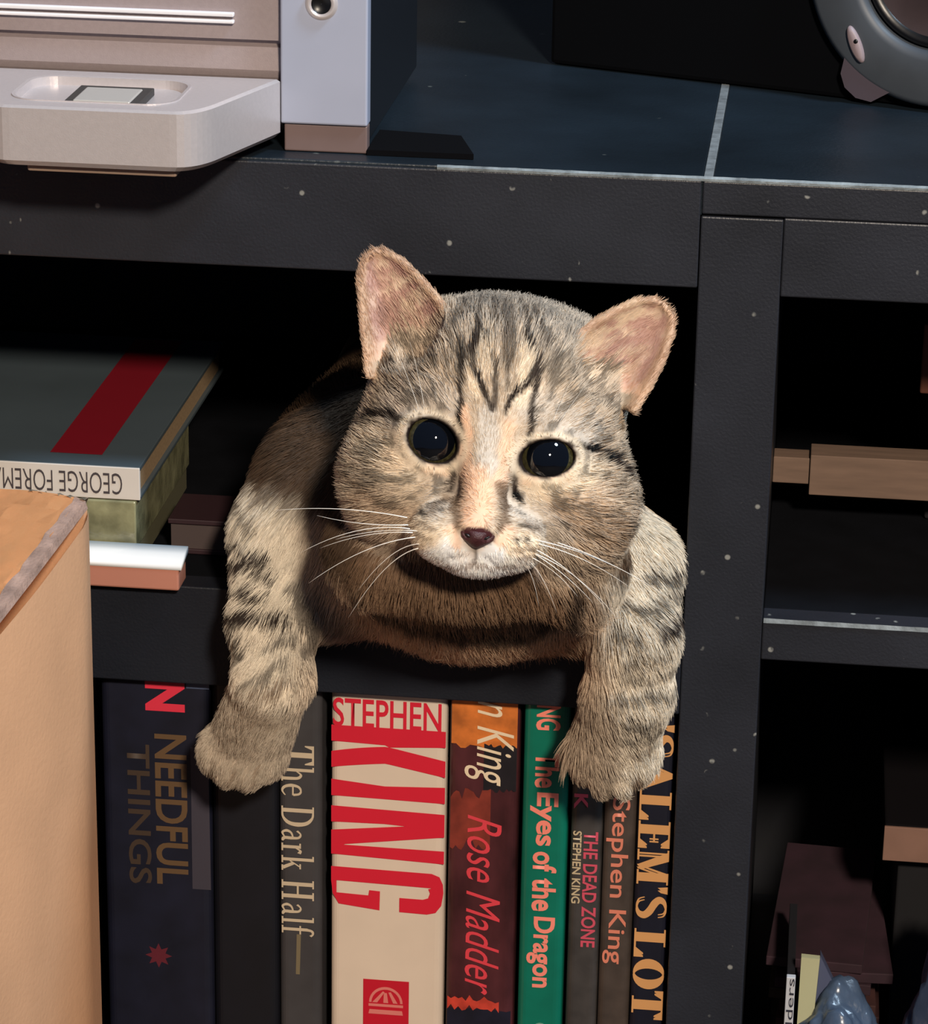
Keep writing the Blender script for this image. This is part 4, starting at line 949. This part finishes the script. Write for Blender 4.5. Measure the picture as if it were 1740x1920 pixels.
    ud = HR[None]*np.where(u > 0, 1, -1)[:, None]*0.7+HV[None]*0.8+HW[None]*0.3
    dv = np.where((ea > 0)[:, None], ud, dv)
    nose = (np.hypot((u-0.0)/0.72, (v+2.93)/0.46) < 1)*(wq > 3.3); ln = np.where(nose, 0, ln)
    ln = np.where((wq > 3) & (np.abs(u) < 0.12) & (v < -3.2) & (v > -3.6), 0, ln)
    return np.clip(c, 0.004, 0.95), ln, dv, ea
Nv = grad_n(V); colV, _, _, _ = coat(V, Nv)

cat_ = empty('cat', (0.0, 0.03, SH), 0, 'grey-brown tabby cat leaning out over the shelf edge with both forelegs dangling', 'cat')
OFF = np.array((0.0, 0.03, SH))
me = bpy.data.meshes.new('body'); me.vertices.add(len(V)); me.vertices.foreach_set('co', (V-OFF).astype(np.float32).ravel())
me.loops.add(Q.size); me.polygons.add(len(Q)); me.loops.foreach_set('vertex_index', Q.astype(np.int32).ravel())
me.polygons.foreach_set('loop_start', np.arange(len(Q), dtype=np.int32)*4)
me.update(calc_edges=True); me.validate()
at = me.color_attributes.new('coat', 'FLOAT_COLOR', 'POINT'); at.data.foreach_set('color', np.concatenate([colV, np.ones((len(V), 1))], 1).astype(np.float32).ravel())
def coat_mat(name, rough, spec):
    m = bpy.data.materials.new(name); m.use_nodes = True; nt = m.node_tree; b = nt.nodes['Principled BSDF']
    a = nt.nodes.new('ShaderNodeAttribute'); a.attribute_name = 'coat'; nt.links.new(a.outputs['Color'], b.inputs['Base Color'])
    b.inputs['Roughness'].default_value = rough; b.inputs['Specular IOR Level'].default_value = spec; return m
bo = link('body', me, coat_mat('cat_skin', 0.85, 0.1), cat_, True)

# ---- fur strands
rg = np.random.default_rng(5)
tri = np.concatenate([Q[:, [0, 1, 2]], Q[:, [0, 2, 3]]]); A_, B_, C_ = V[tri[:, 0]], V[tri[:, 1]], V[tri[:, 2]]
ar = 0.5*np.linalg.norm(np.cross(B_-A_, C_-A_), axis=1); cy = (A_[:, 1]); ar = ar*np.where(cy > 0.10, 0.0, np.where(cy > 0.04, 0.5, 1.0))
NH = 210000
t = rg.choice(len(tri), NH, p=ar/ar.sum()); r1 = np.sqrt(rg.random(NH)); r2 = rg.random(NH)
P0 = A_[t]*(1-r1)[:, None]+B_[t]*(r1*(1-r2))[:, None]+C_[t]*(r1*r2)[:, None]
N0 = grad_n(P0); c0, l0, d0, e0 = coat(P0, N0)
keep = l0 > 0.0005; P0, N0, c0, l0, d0, e0 = P0[keep], N0[keep], c0[keep], l0[keep], d0[keep], e0[keep]; n = len(P0)
cl = np.stack([fnoise(P0, 330, 101+i)-.5 for i in range(3)], 1)*1.5 + (rg.random((n, 3))-.5)*0.45
d0 = d0+cl*0.55; tg = d0-N0*(d0*N0).sum(1)[:, None]; tg /= np.maximum(np.linalg.norm(tg, axis=1), 1e-6)[:, None]
l0 = l0*(0.7+0.6*rg.random(n)); lift = 0.42+0.2*(rg.random(n)-.5)
s_ = np.array([0, .33, .67, 1.0]); K = np.zeros((n, 4, 3))
for i, s1 in enumerate(s_):
    K[:, i] = P0 - N0*0.0003 + tg*(l0*s1*(0.75+0.25*s1))[:, None] + N0*(l0*lift*(s1-0.38*s1*s1))[:, None]
# keep strands out of the furniture
K[..., 2] = np.where((K[..., 1] > -0.001) & (K[..., 2] < SH+0.0004), SH+0.0004, K[..., 2])
hc_ = bpy.data.hair_curves.new('fur'); hc_.add_curves([4]*n)
hc_.position_data.foreach_set('vector', (K-OFF).astype(np.float32).ravel())
ra = hc_.attributes.get('radius') or hc_.attributes.new('radius', 'FLOAT', 'POINT')
base_r = np.where(e0 > 0, 0.00009, np.where(l0 < 0.003, 0.00010, 0.00012))
ra.data.foreach_set('value', (base_r[:, None]*np.array([1.1, 1.0, .7, .2])[None]).astype(np.float32).ravel())
ca_ = hc_.attributes.new('coat', 'FLOAT_COLOR', 'CURVE'); ca_.data.foreach_set('color', np.concatenate([c0, np.ones((n, 1))], 1).astype(np.float32).ravel())
fo_ = bpy.data.objects.new('fur', hc_); sc.collection.objects.link(fo_); hc_.materials.append(coat_mat('cat_fur', 0.6, 0.25)); fo_.parent = cat_; fo_['kind'] = 'stuff'

# ---- eyes
def sph_cap(name, c, r, a0, a1, axis, m, parent, nr=14, ns=40, sc_=(1, 1)):
    axis = Vector(axis).normalized(); a = axis.orthogonal().normalized(); b = axis.cross(a); bm = bmesh.new(); rows = []
    for i in range(nr+1):
        th = a0+(a1-a0)*i/nr; rr_ = r*math.sin(th); hh = r*math.cos(th)
        if rr_ < 1e-7: rows.append([bm.verts.new(Vector(c)+axis*hh)]); continue
        rows.append([bm.verts.new(Vector(c)+axis*hh+(a*math.cos(2*math.pi*k/ns)+b*math.sin(2*math.pi*k/ns))*rr_) for k in range(ns)])
    for i in range(nr):
        A, B = rows[i], rows[i+1]
        for k in range(ns):
            if len(A) == 1: bm.faces.new((A[0], B[k], B[(k+1) % ns]))
            elif len(B) == 1: bm.faces.new((A[k], B[0], A[(k+1) % ns]))
            else: bm.faces.new((A[k], B[k], B[(k+1) % ns], A[(k+1) % ns]))
    return fin(name, bm, m, parent, True)
EYEM = mat('eye_dark', (26, 24, 20), 0.06, spec=0.8, coat=1.0); IRM = mat('iris_olive', (62, 58, 36), 0.10, noise=0.5, nscale=900, coat=1.0); PUM = mat('pupil_black', (7, 9, 14), 0.03, coat=1.0)
for c, gz in ((EYEL, (0.05, 0.06, 1)), (EYER, (0.02, 0.06, 1))):
    cw = Vector(tow(c)-OFF); g = Vector(HR*gz[0]+HV*gz[1]+HW*gz[2])
    ey = sph_cap('eye', cw, ER*0.01, 0, math.pi, g, EYEM, cat_, 24, 40)
    sph_cap('iris', cw, ER*0.01+0.00006, math.asin(.66), math.asin(.82), g, IRM, ey, 6, 48)
    sph_cap('pupil', cw, ER*0.01+0.0001, 0, math.asin(.68), g, PUM, ey, 12, 48)
# ---- nose leather
NOSE = mat('nose_leather', (70, 36, 40), 0.45, noise=0.2, nscale=700, bump=0.5, bscale=2500)
bm = bmesh.new(); bmesh.ops.create_icosphere(bm, subdivisions=4, radius=1.0)
for q in bm.verts:
    a, b, c = q.co; wdt = 0.63*(0.30+0.70*min(1, max(0, (b+1)/1.25))**0.9)
    dent = 0.10*math.exp(-((abs(a)-0.62)/0.2)**2-((b-0.1)/0.28)**2)
    q.co = Vector(tow((a*wdt+0.0, -2.93+b*0.39-0.06*abs(a)*(b < 0)+0.03*abs(a), 4.02+c*0.42-0.18*(b < 0)*(-b)-dent*(c > 0)*1.6))-OFF)
no = fin('nose', bm, NOSE, cat_, True)
for s1 in (-1, 1):
    bm = bmesh.new(); bmesh.ops.create_uvsphere(bm, u_segments=12, v_segments=8, radius=1.0)
    for q in bm.verts:
        a, b, c = q.co; q.co = Vector(tow((s1*0.30+a*0.10+s1*b*0.05, -2.90+b*0.065+s1*a*0.03, 4.30+c*0.05))-OFF)
    fin('nostril', bm, DKP, no, True)
# ---- whiskers
WHK = mat('whisker_white', (245, 240, 232), 0.3)
def whisk(a, b, sag, wa, wb, r=0.00020):
    a = face_uv(*a); b = face_uv(*b); P_ = []; 
    for i in range(13):
        t = i/12; P_.append(Vector(tow((a[0]+(b[0]-a[0])*t, a[1]+(b[1]-a[1])*t+sag*4*t*(1-t)/54, wa+(wb-wa)*t**1.2))-OFF))
    tube('whisker', P_, [r*(1-0.8*i/12) for i in range(13)], WHK, cat_, 6)
for a, b, sag, wb in (((770, 965), (528, 953), 9, 2.6), ((772, 978), (606, 962), -6, 2.6), ((775, 985), (575, 1030), 18, 2.4), ((780, 992), (610, 1022), 10, 2.2), ((785, 1000), (590, 1085), 16, 2.4), ((795, 1012), (678, 1100), 22, 1.8), ((790, 1020), (660, 1150), 26, 1.6),
                      ((800, 990), (640, 1005), 8, 2.8)):
    whisk(a, b, sag, 3.35, wb)
for a, b, sag, wb in (((1000, 1005), (1190, 1078), 8, 2.4), ((1005, 1012), (1175, 1095), 10, 2.2), ((1000, 1022), (1128, 1130), 10, 2.2), ((995, 1028), (1105, 1120), 6, 2.4), ((990, 1035), (1078, 1110), 8, 2.2), ((985, 1040), (1040, 1140), 12, 1.8), ((975, 1045), (1008, 1130), 16, 1.6),
                      ((1000, 1030), (1150, 1150), 14, 1.8), ((1040, 1010), (1240, 1110), 8, 2.0)):
    whisk(a, b, sag, 3.35, wb)
# long brow hairs
for a, b in (((790, 770), (740, 640)), ((800, 765), (775, 650)), ((1040, 800), (1120, 690)), ((1030, 795), (1085, 680))):
    whisk(a, b, 4, 2.6, 3.4, 0.00009)
